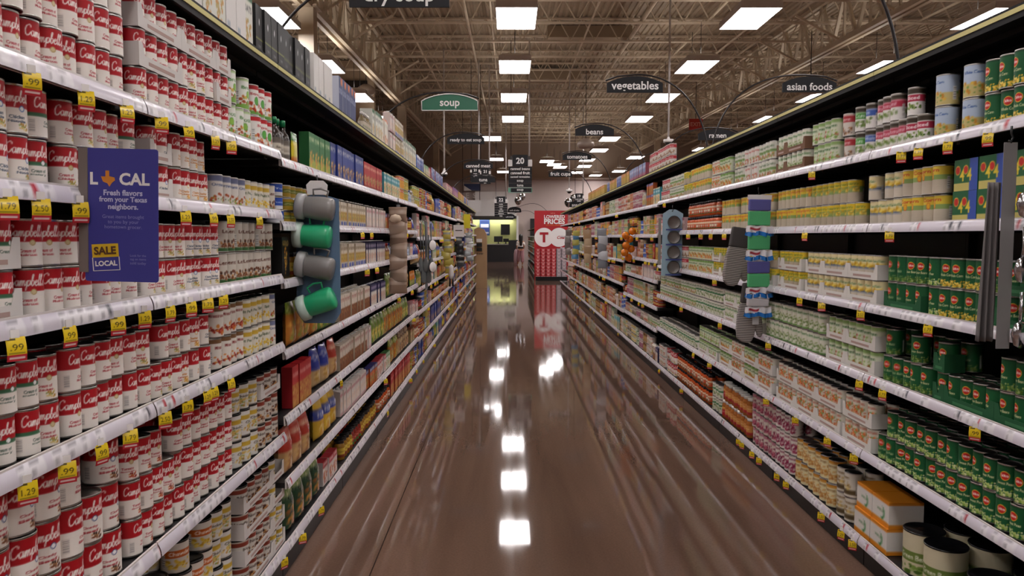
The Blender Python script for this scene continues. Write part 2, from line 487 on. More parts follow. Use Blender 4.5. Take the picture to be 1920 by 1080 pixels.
def box_parts(W, D, H, art, lod, side='#888888', top=None, mat='paper'):
    """front faces +x, width along y, depth back along -x; centre at origin; side may be an artwork"""
    body = MB()
    nw = (36, 16, 6)[lod]; nh = (48, 22, 8)[lod]
    if art.shape[0] < 40: nh = max(5, nh // 2)
    y = np.linspace(-W / 2, W / 2, nw); z = np.linspace(0, H, nh)
    P = np.zeros((nh, nw, 3)); P[..., 0] = D / 2; P[..., 1] = y[None]; P[..., 2] = z[:, None]
    body.grid(P, sample(art, nh, nw), M[mat], False)
    n2 = (20, 10, 4)[lod]
    sd = side if isinstance(side, np.ndarray) else None
    for sy in (-1, 1):
        xs = np.linspace(D / 2, -D / 2, n2) if sy > 0 else np.linspace(-D / 2, D / 2, n2)
        P = np.zeros((nh, n2, 3)); P[..., 0] = xs[None]; P[..., 1] = sy * W / 2; P[..., 2] = z[:, None]
        cc = sample(sd, nh, n2) if sd is not None else np.tile(s2l(C(side)), (nh, n2, 1))
        body.grid(P, cc, M[mat], False)
    tc = C(top) if top else (tuple(art[-1].mean(0)))
    bc = C(top) if top else (tuple(art[0].mean(0)))
    body.add([(-D / 2, -W / 2, H), (D / 2, -W / 2, H), (D / 2, W / 2, H), (-D / 2, W / 2, H)], [(0, 1, 2, 3)], M[mat], tc)
    body.add([(-D / 2, -W / 2, 0), (-D / 2, W / 2, 0), (D / 2, W / 2, 0), (D / 2, -W / 2, 0)], [(0, 1, 2, 3)], M[mat], bc)
    body.add([(-D / 2, -W / 2, 0), (-D / 2, -W / 2, H), (-D / 2, W / 2, H), (-D / 2, W / 2, 0)], [(0, 1, 2, 3)], M[mat], bc)
    return body

def carton_parts(W, D, H, art, lod, side, cap='#f2f2f2'):
    b = box_parts(W, D, H * .9, art, lod, side)
    c = MB()
    # folded top wedge and screw cap
    hh = H * .9
    V = [(-D / 2, -W / 2, hh), (D / 2, -W / 2, hh), (D / 2, W / 2, hh), (-D / 2, W / 2, hh), (-D * .3, -W / 2, H * .97), (-D * .3, W / 2, H * .97)]
    b.add(V, [(0, 1, 4), (3, 5, 2), (1, 2, 5, 4), (0, 4, 5, 3)], M['paper'], tuple(art[-1].mean(0)))
    c.lathe([(W * .2, hh + .012), (W * .2, H), (.0005, H)], M['gloss'], (20, 14, 8)[lod], cap, center=(D * .1, 0, 0))
    return b, c

def pouch_parts(W, D, H, art, lod, mat='foil'):
    """pillow bag standing on its gusset"""
    nw = (28, 14, 6)[lod]; nh = (34, 18, 8)[lod]
    mb = MB(); cc = sample(art, nh, nw)
    u = np.linspace(-1, 1, nw); v = np.linspace(0, 1, nh)
    th = np.sqrt(np.maximum(1 - u ** 2, 0))[None] * (np.minimum(v * 12, 1) * np.clip((1 - v) * 2.6, 0.0, 1) ** .6)[:, None]
    wr = 1 + .05 * np.sin(u * 9)[None] * np.sin(v * 17)[:, None]
    for sg in (1, -1):
        P = np.zeros((nh, nw, 3))
        P[..., 0] = sg * (D / 2 * th * wr + .001); P[..., 1] = (u * W / 2)[None] * (1 - .05 * np.sin(v * PI))[:, None]; P[..., 2] = (v * H)[:, None]
        if sg < 0: P = P[:, ::-1]
        mb.grid(P, cc if sg > 0 else cc[:, ::-1], M[mat])
    y = (u * W / 2); x = D / 2 * np.sqrt(np.maximum(1 - u ** 2, 0)) * 0
    return mb

# ------------------------------------------------------------------ label artwork
def wrap2(fn, w_, h_, base):
    """an artwork printed twice round the can"""
    a = Art(w_, h_, base)
    for k in (0, 1): fn(a, k * .5, .5)
    return a.out()

RED = '#b0141f'; CREAM = '#efe8e0'
def soup_art(name, pic, band=None, tcol='#a8202a', medal='#b59a62', hi=True):
    def fn(a, x, w_):
        asp = .415 / .098 * (1 / (a.h / a.w)) * (a.h / a.w)
        a.rect(x, x + w_, .52, 1, RED)
        if band: a.rect(x, x + w_, .44, .53, band)
        cx = x + w_ / 2
        script_text(a, "Campbell's", cx, .74, w_ * .72, .24, '#f6efe9', .0055, 2.3)
        a.ell(cx + .045, .5, .031, .066, medal); a.ell(cx + .045, .5, .024, .05, '#d8c79a' if medal == '#b59a62' else '#f2f2f2')
        a.text(name[0], cx + w_ * .0, .32, w_ * .3, .06, tcol)
        if len(name) > 1: a.text(name[1], cx, .23, w_ * .34, .06, tcol)
        if pic:
            a.asp = 2.1 * a.h / a.w
            a.blobs(cx + .01, cx + .12, .05, .2, pic, 18, .012, 3)
        a.rect(x + w_ * .04, x + w_ * .16, .08, .4, '#ddd6cf')
        for q in range(7): a.rect(x + w_ * .05, x + w_ * .15, .1 + q * .04, .112 + q * .04, '#8b8583')
    return wrap2(fn, 240, 60, CREAM)

def generic_art(bands, title=None, tcol='#ffffff', tv=.7, oval=None, pic=None, pv=(.1, .4), w_=160, h_=44, base='#dddddd', seed=1, th=.12, tw=.55, small=True, nblob=30, pr=.022):
    def fn(a, x, w2):
        a.asp = 2.05 * a.h / a.w
        for (v0, v1, c) in bands: a.rect(x, x + w2, v0, v1, c)
        cx = x + w2 / 2
        if pic: a.blobs(cx - w2 * .34, cx + w2 * .34, pv[0], pv[1], pic, nblob, pr, seed)
        if oval:
            c1, c2, vv, rx, ry = oval
            a.ell(cx, vv, rx * 1.22, ry * 1.22, c1); a.ell(cx, vv, rx, ry, c2)
        if title: a.text(title, cx, tv, w2 * tw, th, tcol)
        if small:
            a.rect(x + w2 * .03, x + w2 * .13, .15, .6, '#e9e6e1')
            for q in range(6): a.rect(x + w2 * .04, x + w2 * .12, .18 + q * .07, .2 + q * .07, '#777777')
    return wrap2(fn, w_, h_, base)

def shield_art(pic, name, base='#175a32', tcol='#f1e3b0'):
    """green vegetable can with the red shield"""
    def fn(a, x, w2):
        a.asp = 2.05 * a.h / a.w
        cx = x + w2 / 2
        a.rect(x, x + w2, .93, 1, '#0f4526')
        a.blobs(cx - w2 * .42, cx + w2 * .42, .03, .26, pic, 60, .018, 5)
        a.ell(cx, .66, .068, .145, '#e8c23a'); a.ell(cx, .66, .060, .125, '#c5241f')
        a.text('Del Monte', cx, .665, .10, .085, '#ffffff', .03)
        a.text(name, cx, .42, w2 * .46, .085, tcol)
        a.rect(x + w2 * .02, x + w2 * .1, .12, .6, '#dfe6da')
    return wrap2(fn, 224, 60, base)

def face_art(base, bands=(), title=None, tcol='#ffffff', tv=.75, tw=.8, th=.12, pic=None, pbox=(.15, .85, .1, .5), n=40, pr=.06, w_=36, h_=48, seed=1, rects=(), ells=(), asp=.75, title2=None, t2=(.5, .8, .08, '#ffffff')):
    a = Art(w_, h_, base); a.asp = asp
    for (v0, v1, c) in bands: a.rect(0, 1, v0, v1, c)
    for (x0, x1, y0, y1, c) in rects: a.rect(x0, x1, y0, y1, c)
    for (cx, cy, rx, ry, c) in ells: a.ell(cx, cy, rx, ry, c)
    if pic: a.asp = asp / (w_ / h_) * (w_ / h_); a.blobs(pbox[0], pbox[1], pbox[2], pbox[3], pic, n, pr, seed)
    if title: a.text(title, .5, tv, tw, th, tcol)
    if title2: a.text(title2, .5, t2[0], t2[1], t2[2], t2[3])
    return a.out()

# palettes
P_TOM = ['#b5351f', '#c9502a', '#8f2418', '#d98a3c']; P_VEG = ['#5f8a35', '#88a94e', '#c2702f', '#d6b75a', '#a84a24']
P_NOOD = ['#d8b866', '#e3cf92', '#b98a3a', '#8aa04a']; P_BEAN = ['#5b7a2f', '#7d9a45', '#47651f', '#a0b070']
P_CORN = ['#e2bf3f', '#f0d566', '#c99c22']; P_MUSH = ['#a08a70', '#7c6853', '#d3c4ad']; P_BEEF = ['#6b3a24', '#8a5230', '#4a2a1c', '#c08a50']

KINDS = {}
def kind(name, cat, desc, make, R, H, variants, parts=('paper_label',), stackable=True, step=None):
    KINDS[name] = dict(cat=cat, desc=desc, make=make, R=R, H=H, variants=variants, parts=parts, step=step or 2 * R + .002, placements=[])

def can_kind(name, desc, R, H, arts, lid=None, cat='can'):
    kind(name, cat, desc, lambda v, lod: list(can_parts(R, H, arts[v](), lod, lid)), R, H, len(arts), ('paper_label',))

_ac = {}
def L(key, fn):
    """lazy artwork"""
    def g():
        if key not in _ac: _ac[key] = fn()
        return _ac[key]
    return g

soup_arts = [L('s0', lambda: soup_art(('Tomato', 'Soup'), P_TOM)), L('s1', lambda: soup_art(('Cream of', 'Chicken'), P_NOOD)),
             L('s2', lambda: soup_art(('Cream of', 'Mushroom'), None)), L('s3', lambda: soup_art(('Chicken', 'Noodle'), P_NOOD, tcol='#20304a', medal='#2f5ea8')),
             L('s4', lambda: soup_art(('Cream of', 'Celery'), None, band='#3c6b4c', tcol='#2e4638', medal='#2f5c42')), L('s5', lambda: soup_art(('Cheddar', 'Cheese'), ['#e8a92a', '#f0c455', '#d98a1f'], tcol='#c46a1a', medal='#e0a22a'))]
can_kind('soup_can', ['red and white soup can with tomato pieces', 'red and white soup can with gold seal', 'red and white soup can with plain lower half', 'red and white soup can with blue seal', 'red and white soup can with green band', 'red and white soup can with yellow picture'], .0335, .102, soup_arts)
chunky = [L('ch0', lambda: soup_art(('Chunky', 'Beef'), P_BEEF, medal='#2a3f7a')), L('ch1', lambda: soup_art(('Homestyle', 'Chicken'), P_NOOD, medal='#e0b040'))]
can_kind('family_size_soup_can', ['wide red and white soup can with brown picture', 'wide red and white soup can with noodle picture'], .042, .118, chunky)
var = [L('v0', lambda: generic_art([(0, 1, '#d9d3cc'), (.8, 1, '#6a6f8e')], 'Organic', '#44507a', .66, pic=P_VEG, seed=2)),
       L('v1', lambda: generic_art([(0, 1, '#cfc8bd'), (0, .12, '#3d6a3a')], 'Lentil', '#5a2f24', .68, pic=P_BEEF, seed=3)),
       L('v2', lambda: generic_art([(0, 1, '#e6e0d6'), (.84, 1, '#7d5a3a')], 'Minestrone', '#7a2020', .7, pic=P_TOM, seed=4)),
       L('v3', lambda: generic_art([(0, 1, '#dcd6c8'), (.7, .86, '#c9a63a')], 'Split Pea', '#3a4a2a', .55, pic=P_CORN, seed=5))]
can_kind('small_soup_can', ['pale soup can with vegetable picture', 'cream soup can with brown picture', 'white soup can with red picture', 'pale soup can with yellow band'], .036, .11, var)
cups = [L('cu0', lambda: generic_art([(0, 1, '#d8d0c4'), (.5, .75, '#c4601f')], 'Chowder', '#ffffff', .62, pic=P_CORN, seed=8)),
        L('cu1', lambda: generic_art([(0, 1, '#cdc6bd'), (.75, .9, '#8b3a2a')], 'Noodle', '#3a2a22', .6, pic=P_BEEF, seed=9)),
        L('cu2', lambda: generic_art([(0, 1, '#dad7d2'), (.62, .8, '#c9a63a')], 'Chicken', '#44382a', .5, pic=P_NOOD, seed=10))]
can_kind('lidded_soup_tub', ['black-lidded orange and cream soup tub', 'black-lidded grey and brown soup tub', 'black-lidded pale yellow soup tub'], .042, .10, cups, lid='#1a1a1c', cat='tub')
broth = [L('b0', lambda: generic_art([(0, 1, '#e9ebe2'), (.0, .16, '#7fae4d'), (.9, 1, '#b6cf98')], 'Broth', '#3f7a36', .7, oval=('#5a9a3a', '#8fc04d', .48, .04, .1), pic=P_VEG, seed=6)),
         L('b1', lambda: generic_art([(0, 1, '#f0ece6'), (.84, 1, '#c4262e'), (0, .12, '#6aa245')], 'Soup', '#b0242a', .68, oval=('#3f8a3a', '#5fae4a', .46, .045, .12), pic=P_TOM, seed=7))]
can_kind('broth_can', ['pale green and white broth can', 'white broth can with red rim'], .037, .122, broth)
tuna = [L('t0', lambda: generic_art([(0, 1, '#2c52b4'), (.0, .3, '#d8d8dc')], 'Tuna', '#ffffff', .6, w_=96, h_=20, small=False)),
        L('t1', lambda: generic_art([(0, 1, '#b8962f'), (.35, .7, '#6f7a2a')], 'Chili', '#f3e7c0', .52, w_=96, h_=20, small=False)),
        L('t2', lambda: generic_art([(0, 1, '#a02320'), (.3, .7, '#dcb56a')], 'Ham', '#5a1512', .5, w_=96, h_=20, small=False))]
can_kind('short_can', ['short blue and silver can', 'short gold and green can', 'short red and tan can'], .042, .058, tuna)
veg = [L('g0', lambda: shield_art(P_CORN, 'Whole Corn')), L('g1', lambda: shield_art(P_BEAN, 'Green Beans')), L('g2', lambda: shield_art(['#dfe0b0', '#bccf7a', '#8fae4a'], 'Sweet Peas'))]
can_kind('green_vegetable_can', ['dark green vegetable can with red shield and corn', 'dark green vegetable can with red shield and beans', 'dark green vegetable can with red shield and peas'], .0365, .112, veg)
corn = [L('c0', lambda: generic_art([(0, .45, '#b5a894'), (.45, .7, '#7d9a58'), (.7, 1, '#e3c433')], 'Corn', '#3a6a30', .82, pic=P_CORN, pv=(.5, .68), seed=2)),
        L('c1', lambda: generic_art([(0, .5, '#c2b6a2'), (.5, .66, '#8aa35c'), (.66, 1, '#dfc23f')], 'Corn', '#c43a26', .84, oval=('#c9352a', '#e2ad2a', .62, .03, .1), seed=3)),
        L('c2', lambda: generic_art([(0, .42, '#cdc3b2'), (.42, .52, '#556a92'), (.52, 1, '#e6d9a8')], 'Cream Corn', '#2f6a3a', .76, pic=P_CORN, pv=(.5, .66), seed=4))]
can_kind('corn_can', ['yellow and beige corn can with green band', 'yellow topped corn can with red spot', 'cream corn can with blue band'], .0365, .11, corn)
pal = [L('p0', lambda: generic_art([(0, 1, '#dcdccb'), (.0, .1, '#6f9a52')], 'Green Beans', '#3f7a36', .8, pic=P_BEAN, pv=(.15, .6), seed=5, tw=.7)),
       L('p1', lambda: generic_art([(0, 1, '#d3d8c0'), (.8, 1, '#8fae6a')], 'Peas', '#2f5f2a', .68, pic=['#6f9a3a', '#8fb84a', '#b5342a'], pv=(.12, .5), seed=6)),
       L('p2', lambda: generic_art([(0, 1, '#e0dcd0'), (.5, .62, '#3f7a4a')], 'Cut Beans', '#3a5a30', .8, pic=P_BEAN, pv=(.1, .42), seed=7))]
can_kind('green_bean_can', ['white can with green bean picture', 'pale green can of peas', 'white can with a green stripe'], .0365, .11, pal)
carr = [L('r0', lambda: generic_art([(0, 1, '#d9d6c6')], 'Carrots', '#b5402a', .84, pic=['#d9622a', '#e87a35', '#c44a1f', '#6f9a4a'], pv=(.12, .66), seed=8, nblob=60)),
        L('r1', lambda: generic_art([(0, 1, '#cdd3b8'), (.8, 1, '#7aa055')], 'Mixed', '#3a5a2a', .66, pic=['#c4392a', '#d9722f', '#8aa045', '#e0bd55'], pv=(.1, .5), seed=9, nblob=50))]
can_kind('carrot_can', ['white can with bright orange carrot picture', 'pale green can of mixed vegetables'], .0365, .11, carr)
beet = [L('e0', lambda: generic_art([(0, 1, '#dcd6cf')], 'Beets', '#7a1f3a', .84, pic=['#8a1f45', '#a02a52', '#6a1535'], pv=(.12, .62), seed=3, nblob=55)),
        L('e1', lambda: generic_art([(0, 1, '#cfc6bb'), (.8, 1, '#8a2a45')], 'Sliced', '#f0e0e0', .9, pic=['#9a2a4a', '#c06a7a', '#6a1535'], pv=(.1, .6), seed=4, nblob=50))]
can_kind('beet_can', ['white can with purple beet picture', 'grey can with purple band'], .037, .11, beet)
yam = [L('y0', lambda: generic_art([(0, 1, '#e3dab0'), (.84, 1, '#c98a2f')], 'Yams', '#7a4a1a', .74, pic=['#c98a3a', '#b5702a', '#e0b060'], pv=(.12, .6), seed=5, nblob=50)),
       L('y1', lambda: generic_art([(0, 1, '#d8d2c4'), (.1, .3, '#5a4a2f')], 'Potatoes', '#6a4a20', .8, pic=['#d9c07a', '#b5985a', '#8a6a3a'], pv=(.34, .62), seed=6))]
can_kind('yam_can', ['yellow and tan can of yams', 'cream can with brown band'], .042, .12, yam)
homi = [L('h0', lambda: generic_art([(0, 1, '#b3c3d8'), (.0, .4, '#c9b878')], 'White Corn', '#2f4f9a', .76, pic=['#c98a2f', '#e0b84a', '#7a9a4a'], pv=(.1, .45), seed=7))]
can_kind('light_blue_corn_can', ['light blue can with golden corn picture'], .041, .118, homi)
roa = [L('ro0', lambda: generic_art([(0, 1, '#e6e3de'), (.78, .95, '#3a3022'), (.5, .74, '#b8304a')], 'Sliced', '#ffffff', .62, pic=P_BEAN, pv=(.2, .4), seed=8)),
       L('ro1', lambda: generic_art([(0, 1, '#e6e3de'), (.78, .95, '#3a3022'), (.5, .74, '#3f5fb0')], 'Whole', '#ffffff', .62, pic=P_BEAN, pv=(.2, .4), seed=9)),
       L('ro2', lambda: generic_art([(0, 1, '#e6e3de'), (.78, .95, '#3a3022'), (.5, .74, '#4f9a3f')], 'Cut', '#ffffff', .62, pic=P_BEAN, pv=(.2, .4), seed=10))]
can_kind('asparagus_can', ['slim white can with red band', 'slim white can with blue band', 'slim white can with green band'], .033, .115, roa)
mixc = [L('m0', lambda: generic_art([(0, 1, '#ded8d0')], 'Kidney', '#b5342a', .78, pic=['#b5402a', '#c96a3a', '#7a9a4a'], pv=(.1, .5), seed=11)),
        L('m1', lambda: generic_art([(0, 1, '#d9d8cc'), (.4, .55, '#7a9a5a')], 'Chili', '#3a5a30', .74, pic=P_VEG, pv=(.1, .35), seed=12)),
        L('m2', lambda: generic_art([(0, 1, '#d8cfc6'), (.6, .9, '#b5323a')], 'Beans', '#ffffff', .74, pic=P_BEEF, pv=(.1, .4), seed=13)),
        L('m3', lambda: generic_art([(0, 1, '#c9a86a'), (.6, .9, '#5a3020')], 'Baked', '#e8c860', .74, pic=P_BEEF, pv=(.1, .4), seed=14))]
can_kind('bean_can', ['white can with red bean picture', 'white can with green stripe', 'pinkish can with red band', 'tan can with brown band'], .0365, .11, mixc)
tom = [L('to0', lambda: generic_art([(0, 1, '#d9c9bc'), (.7, .9, '#b5452a')], 'Tomato', '#8a1f14', .8, pic=P_TOM, pv=(.1, .5), seed=21)),
       L('to1', lambda: generic_art([(0, 1, '#cfa27a'), (.7, .88, '#a02a20')], 'Diced', '#ffe9c0', .79, pic=P_TOM, pv=(.1, .5), seed=22)),
       L('to2', lambda: generic_art([(0, 1, '#e0c9a8'), (0, .4, '#a83828')], 'Sauce', '#6a1a12', .7, pic=P_VEG, pv=(.1, .35), seed=23))]
can_kind('tomato_can', ['red tomato can with cream band', 'orange tomato can', 'tan and red tomato can'], .038, .112, tom)
fru = [L('f0', lambda: generic_art([(0, 1, '#b8a24a'), (.7, .9, '#6f8a3a')], 'Pears', '#ffffff', .8, pic=['#dcc870', '#a8b050', '#c96a4a'], pv=(.1, .5), seed=24)),
       L('f1', lambda: generic_art([(0, 1, '#d9a24a'), (.7, .9, '#b5382a')], 'Peaches', '#ffffff', .8, pic=['#e8a03a', '#d97a2a'], pv=(.1, .5), seed=25)),
       L('f2', lambda: generic_art([(0, 1, '#c8b8b0'), (.7, .9, '#8a3a4a')], 'Cherries', '#ffffff', .8, pic=['#a02a3a', '#c05a5a'], pv=(.1, .5), seed=26))]
can_kind('fruit_can', ['yellow green fruit can', 'orange peach can', 'pinkish fruit can'], .038, .112, fru)
big = [L('bg0', lambda: generic_art([(0, 1, '#cfc6a8'), (.3, .55, '#6a7f3a')], 'Green Beans', '#e8e8d8', .42, oval=None, pic=P_BEAN, pv=(.04, .26), seed=31, w_=224, h_=60)),
       L('bg1', lambda: shield_art(P_BEAN, 'Green Beans'))]
def bigleaf(a):
    return a
can_kind('catering_size_can', ['huge cream can with green band', 'huge green can with black lid'], .077, .178, big, lid='#17171a')

def box_kind(name, cat, desc, W, D, H, arts, sides, fn=box_parts, parts=(), **kw):
    kind(name, cat, desc, lambda v, lod: [fn(W, D, H, arts[v](), lod, sides[v], **kw)] if fn is box_parts else list(fn(W, D, H, arts[v](), lod, sides[v], **kw)), D / 2, H, len(arts), parts, step=W + .004)

def pouch_kind(name, cat, desc, W, D, H, arts, mat='foil'):
    kind(name, cat, desc, lambda v, lod: [pouch_parts(W, D, H, arts[v](), lod, mat)], D / 2, H, len(arts), (), step=W + .004)

box_kind('blue_rice_box', 'box', ['blue box with golden bowl picture', 'deep blue box with orange picture'], .13, .05, .20,
         [L('x0', lambda: face_art('#2b3f93', [(.86, 1, '#1e2f78')], 'RICE', '#e6e2d0', .8, pic=['#d9a048', '#e8c070', '#8a5a2a'], pbox=(.15, .85, .12, .45))),
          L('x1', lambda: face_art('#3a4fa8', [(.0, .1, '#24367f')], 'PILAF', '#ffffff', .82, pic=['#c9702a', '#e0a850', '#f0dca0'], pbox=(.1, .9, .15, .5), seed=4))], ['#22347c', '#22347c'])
box_kind('orange_meal_box', 'box', ['orange meal box with bowl picture', 'red meal box with pasta picture', 'teal and cream meal box', 'golden meal box'], .12, .045, .185,
         [L('o0', lambda: face_art('#d98a35', [(.8, 1, '#b5521f')], 'MEAL', '#fff0d0', .88, pic=P_NOOD, pbox=(.15, .85, .12, .5))),
          L('o1', lambda: face_art('#b8262a', [(.0, .14, '#7a1518')], 'PASTA', '#ffe9c0', .8, pic=P_NOOD, pbox=(.15, .85, .18, .5))),
          L('o2', lambda: face_art('#dfd3b0', [(.6, .9, '#3f93a0')], 'SIDES', '#ffffff', .76, pic=P_VEG, pbox=(.15, .85, .1, .5))),
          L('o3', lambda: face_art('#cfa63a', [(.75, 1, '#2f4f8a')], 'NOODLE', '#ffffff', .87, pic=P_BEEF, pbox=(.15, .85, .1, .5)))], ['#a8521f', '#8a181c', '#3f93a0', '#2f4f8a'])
box_kind('broth_carton', 'carton', ['white and gold broth carton', 'brown and white broth carton', 'white and pink broth carton', 'navy topped white broth carton'], .068, .06, .165,
         [L('k0', lambda: face_art('#ddd2c0', [(.28, .6, '#b98a35')], 'BROTH', '#6a4a1f', .78, pic=P_NOOD, pbox=(.2, .8, .3, .55), rects=((.15, .85, .03, .22, '#4a5aa8'),))),
          L('k1', lambda: face_art('#d6c9bb', [(.0, .5, '#8a5230')], 'STOCK', '#8a2a20', .8, pic=P_BEEF, pbox=(.2, .8, .2, .5))),
          L('k2', lambda: face_art('#e2d6d0', [(.0, .14, '#c9a0a0')], 'BROTH', '#b5485a', .8, pic=['#d9b0a0', '#e8d0b8'], pbox=(.2, .8, .2, .55))),
          L('k3', lambda: face_art('#dfd8d0', [(.66, 1, '#2a2650')], 'BONE', '#e8dcf0', .84, pic=['#c98a60', '#b5705a'], pbox=(.2, .8, .12, .5)))],
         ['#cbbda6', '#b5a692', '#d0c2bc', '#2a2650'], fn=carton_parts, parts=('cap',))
box_kind('cracker_box', 'box', ['red snack box', 'black box with yellow corn picture', 'purple box with white text', 'green box with yellow picture'], .11, .05, .19,
         [L('q0', lambda: face_art('#c2262c', [(.0, .55, '#c98a4a')], 'CRACKERS', '#fff0e0', .76, pic=['#d9a860', '#b5452a'], pbox=(.1, .9, .08, .5))),
          L('q1', lambda: face_art('#1c1a18', [(.0, .08, '#4a3a1a')], 'GOLD', '#d9b050', .86, pic=['#e0b040', '#c98a2a'], pbox=(.35, .65, .12, .75), n=30)),
          L('q2', lambda: face_art('#3d2a78', [(.0, .3, '#5a8a3a')], 'GRAINS', '#e0c8f0', .76, pic=['#d98a35', '#e8c060'], pbox=(.2, .8, .05, .4))),
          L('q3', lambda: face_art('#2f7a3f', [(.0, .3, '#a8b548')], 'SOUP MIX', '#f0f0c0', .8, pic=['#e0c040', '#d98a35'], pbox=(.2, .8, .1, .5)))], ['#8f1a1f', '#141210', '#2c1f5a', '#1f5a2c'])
pouch_kind('rice_pouch', 'pouch', ['green and yellow rice pouch', 'orange and green rice pouch', 'tan and brown pouch'], .13, .05, .2,
           [L('w0', lambda: face_art('#6f8a35', [(.75, 1, '#3f6a2a')], 'RICE', '#f0f0c0', .8, pic=['#d9b040', '#e8d070'], pbox=(.15, .85, .12, .55))),
            L('w1', lambda: face_art('#b5702a', [(.7, 1, '#7a8a2f')], 'GRAINS', '#fff0c0', .8, pic=['#e0a040', '#8aa045'], pbox=(.15, .85, .12, .55), seed=2)),
            L('w2', lambda: face_art('#c2a67a', [(.7, 1, '#5a3a20')], 'LENTILS', '#fff0d0', .84, pic=P_BEEF, pbox=(.15, .85, .12, .55), seed=3))])
pouch_kind('snack_bag', 'bag', ['glossy blue bag', 'red and tan bag', 'yellow bag with blue label', 'dark green bag'], .15, .07, .21,
           [L('z0', lambda: face_art('#2c3c9c', [(.0, .45, '#c9a878')], 'CHIPS', '#ffffff', .75, pic=['#e0c080', '#b58a45'], pbox=(.2, .8, .08, .4))),
            L('z1', lambda: face_art('#b5382a', [(.0, .5, '#c9a070')], 'BREAD', '#fff0d0', .76, pic=['#d9b070', '#8a4a20'], pbox=(.2, .8, .08, .42), seed=2)),
            L('z2', lambda: face_art('#d9b03a', [(.5, .75, '#3a4aa0')], 'TOAST', '#ffffff', .62, pic=['#c98a2a', '#e8d080'], pbox=(.2, .8, .08, .42), seed=3)),
            L('z3', lambda: face_art('#2a4a34', [(.8, 1, '#5a7a3a')], 'PASTA', '#e8e0b0', .8, pic=['#b5602a', '#c98a3a'], pbox=(.2, .8, .12, .6), seed=4))])
pouch_kind('seasoning_packet', 'packet', ['green and yellow seasoning packet', 'red seasoning packet', 'blue seasoning packet', 'orange seasoning packet'], .09, .02, .15,
           [L('n0', lambda: face_art('#d9c83a', [(.7, 1, '#3f7a3a'), (0, .25, '#c2702a')], 'RANCH', '#ffffff', .84)),
            L('n1', lambda: face_art('#b5302a', [(.0, .4, '#c99a5a')], 'TACO', '#ffe0a0', .75, pic=P_TOM, pbox=(.2, .8, .05, .35))),
            L('n2', lambda: face_art('#3f5fa8', [(.0, .4, '#d8d0c0')], 'GRAVY', '#ffffff', .75, pic=P_BEEF, pbox=(.2, .8, .05, .35))),
            L('n3', lambda: face_art('#d9802a', [(.0, .4, '#8aa045')], 'CURRY', '#ffffff', .75, pic=P_NOOD, pbox=(.2, .8, .05, .35)))])
box_kind('dinner_box', 'box', ['white and red dinner box', 'white and green dinner box', 'pale pink dinner box', 'orange dinner box', 'tan dinner box'], .1, .05, .13,
         [L('d0', lambda: face_art('#e0d6d0', [(.7, 1, '#b5323a')], 'DINNER', '#ffffff', .85, pic=P_TOM, pbox=(.15, .85, .1, .55))),
          L('d1', lambda: face_art('#dfe0d0', [(.7, 1, '#4f8a4a')], 'HELPER', '#ffffff', .85, pic=P_VEG, pbox=(.15, .85, .1, .55))),
          L('d2', lambda: face_art('#d9c2c0', [(.75, 1, '#c08a90')], 'RAMEN', '#8a2a3a', .86, pic=P_BEEF, pbox=(.15, .85, .1, .55))),
          L('d3', lambda: face_art('#c9622a', [(.75, 1, '#3a3a78')], 'BEANS', '#ffffff', .86, pic=P_BEAN, pbox=(.15, .85, .1, .55))),
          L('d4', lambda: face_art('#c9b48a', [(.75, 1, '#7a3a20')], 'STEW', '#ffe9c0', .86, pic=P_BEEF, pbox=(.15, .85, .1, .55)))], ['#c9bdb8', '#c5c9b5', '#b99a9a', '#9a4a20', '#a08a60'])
kind('brown_jar', 'jar', ['white-lidded glass jar of brown gravy', 'white-lidded jar with red label'], lambda v, lod: list(jar_parts(.036, .135, [L('j0', lambda: generic_art([(0, 1, '#c98a4a'), (.0, .3, '#a02a2a')], 'Gravy', '#ffe9c0', .62)), L('j1', lambda: generic_art([(0, 1, '#b5222a'), (.7, 1, '#d9a850')], 'Sauce', '#ffffff', .45))][v](), lod)), .036, .137, 2, ('paper_label', 'lid'))
kind('sauce_jar', 'jar', ['dark-lidded jar of orange sauce', 'dark-lidded jar of red salsa', 'dark-lidded jar with yellow label'],
     lambda v, lod: list(jar_parts(.034, .12, [L('j2', lambda: generic_art([(0, 1, '#c9532a'), (.7, 1, '#e8d0b0'), (0, .15, '#3a5a2a')], 'Sauce', '#fff0d0', .5, oval=('#2a3a7a', '#e8d8b8', .42, .06, .16))), L('j3', lambda: generic_art([(0, 1, '#a02a20'), (.0, .3, '#3f6a2a')], 'Salsa', '#ffe9c0', .6)), L('j4', lambda: generic_art([(0, 1, '#d9b848'), (.0, .3, '#8a3a20')], 'Queso', '#5a2a10', .6))][v](), lod, lid='#1f1c1e', glass=['#c4521f', '#8a2418', '#a87a2a'][v])), .034, .122, 3, ('paper_label', 'lid'))
kind('sauce_bottle', 'bottle', ['dark glass bottle with green cap'], lambda v, lod: list(bottle_parts(.03, .19, L('j5', lambda: generic_art([(0, 1, '#6a625a'), (.3, .7, '#cfc8b8')], 'Sauce', '#3a2a20', .5))(), lod)), .03, .19, 1, ('paper_label', 'cap'))
kind('spice_bottle', 'bottle', ['small bottle with red cap', 'small bottle with blue cap', 'small bottle with white cap'],
     lambda v, lod: list(bottle_parts(.024, .14, [L('j6', lambda: generic_art([(0, 1, '#c9a050')], 'Spice', '#7a2a1a', .5)), L('j7', lambda: generic_art([(0, 1, '#b8c4d9')], 'Salt', '#2a3a7a', .5)), L('j8', lambda: generic_art([(0, 1, '#d0c4b0')], 'Herbs', '#3a5a2a', .5))][v](), lod, cap_c=['#b5262a', '#2f4f9a', '#e8e4e0'][v], glass=['#8a4a2a', '#9aa0a8', '#7a6a4a'][v])), .024, .14, 3, ('paper_label', 'cap'))
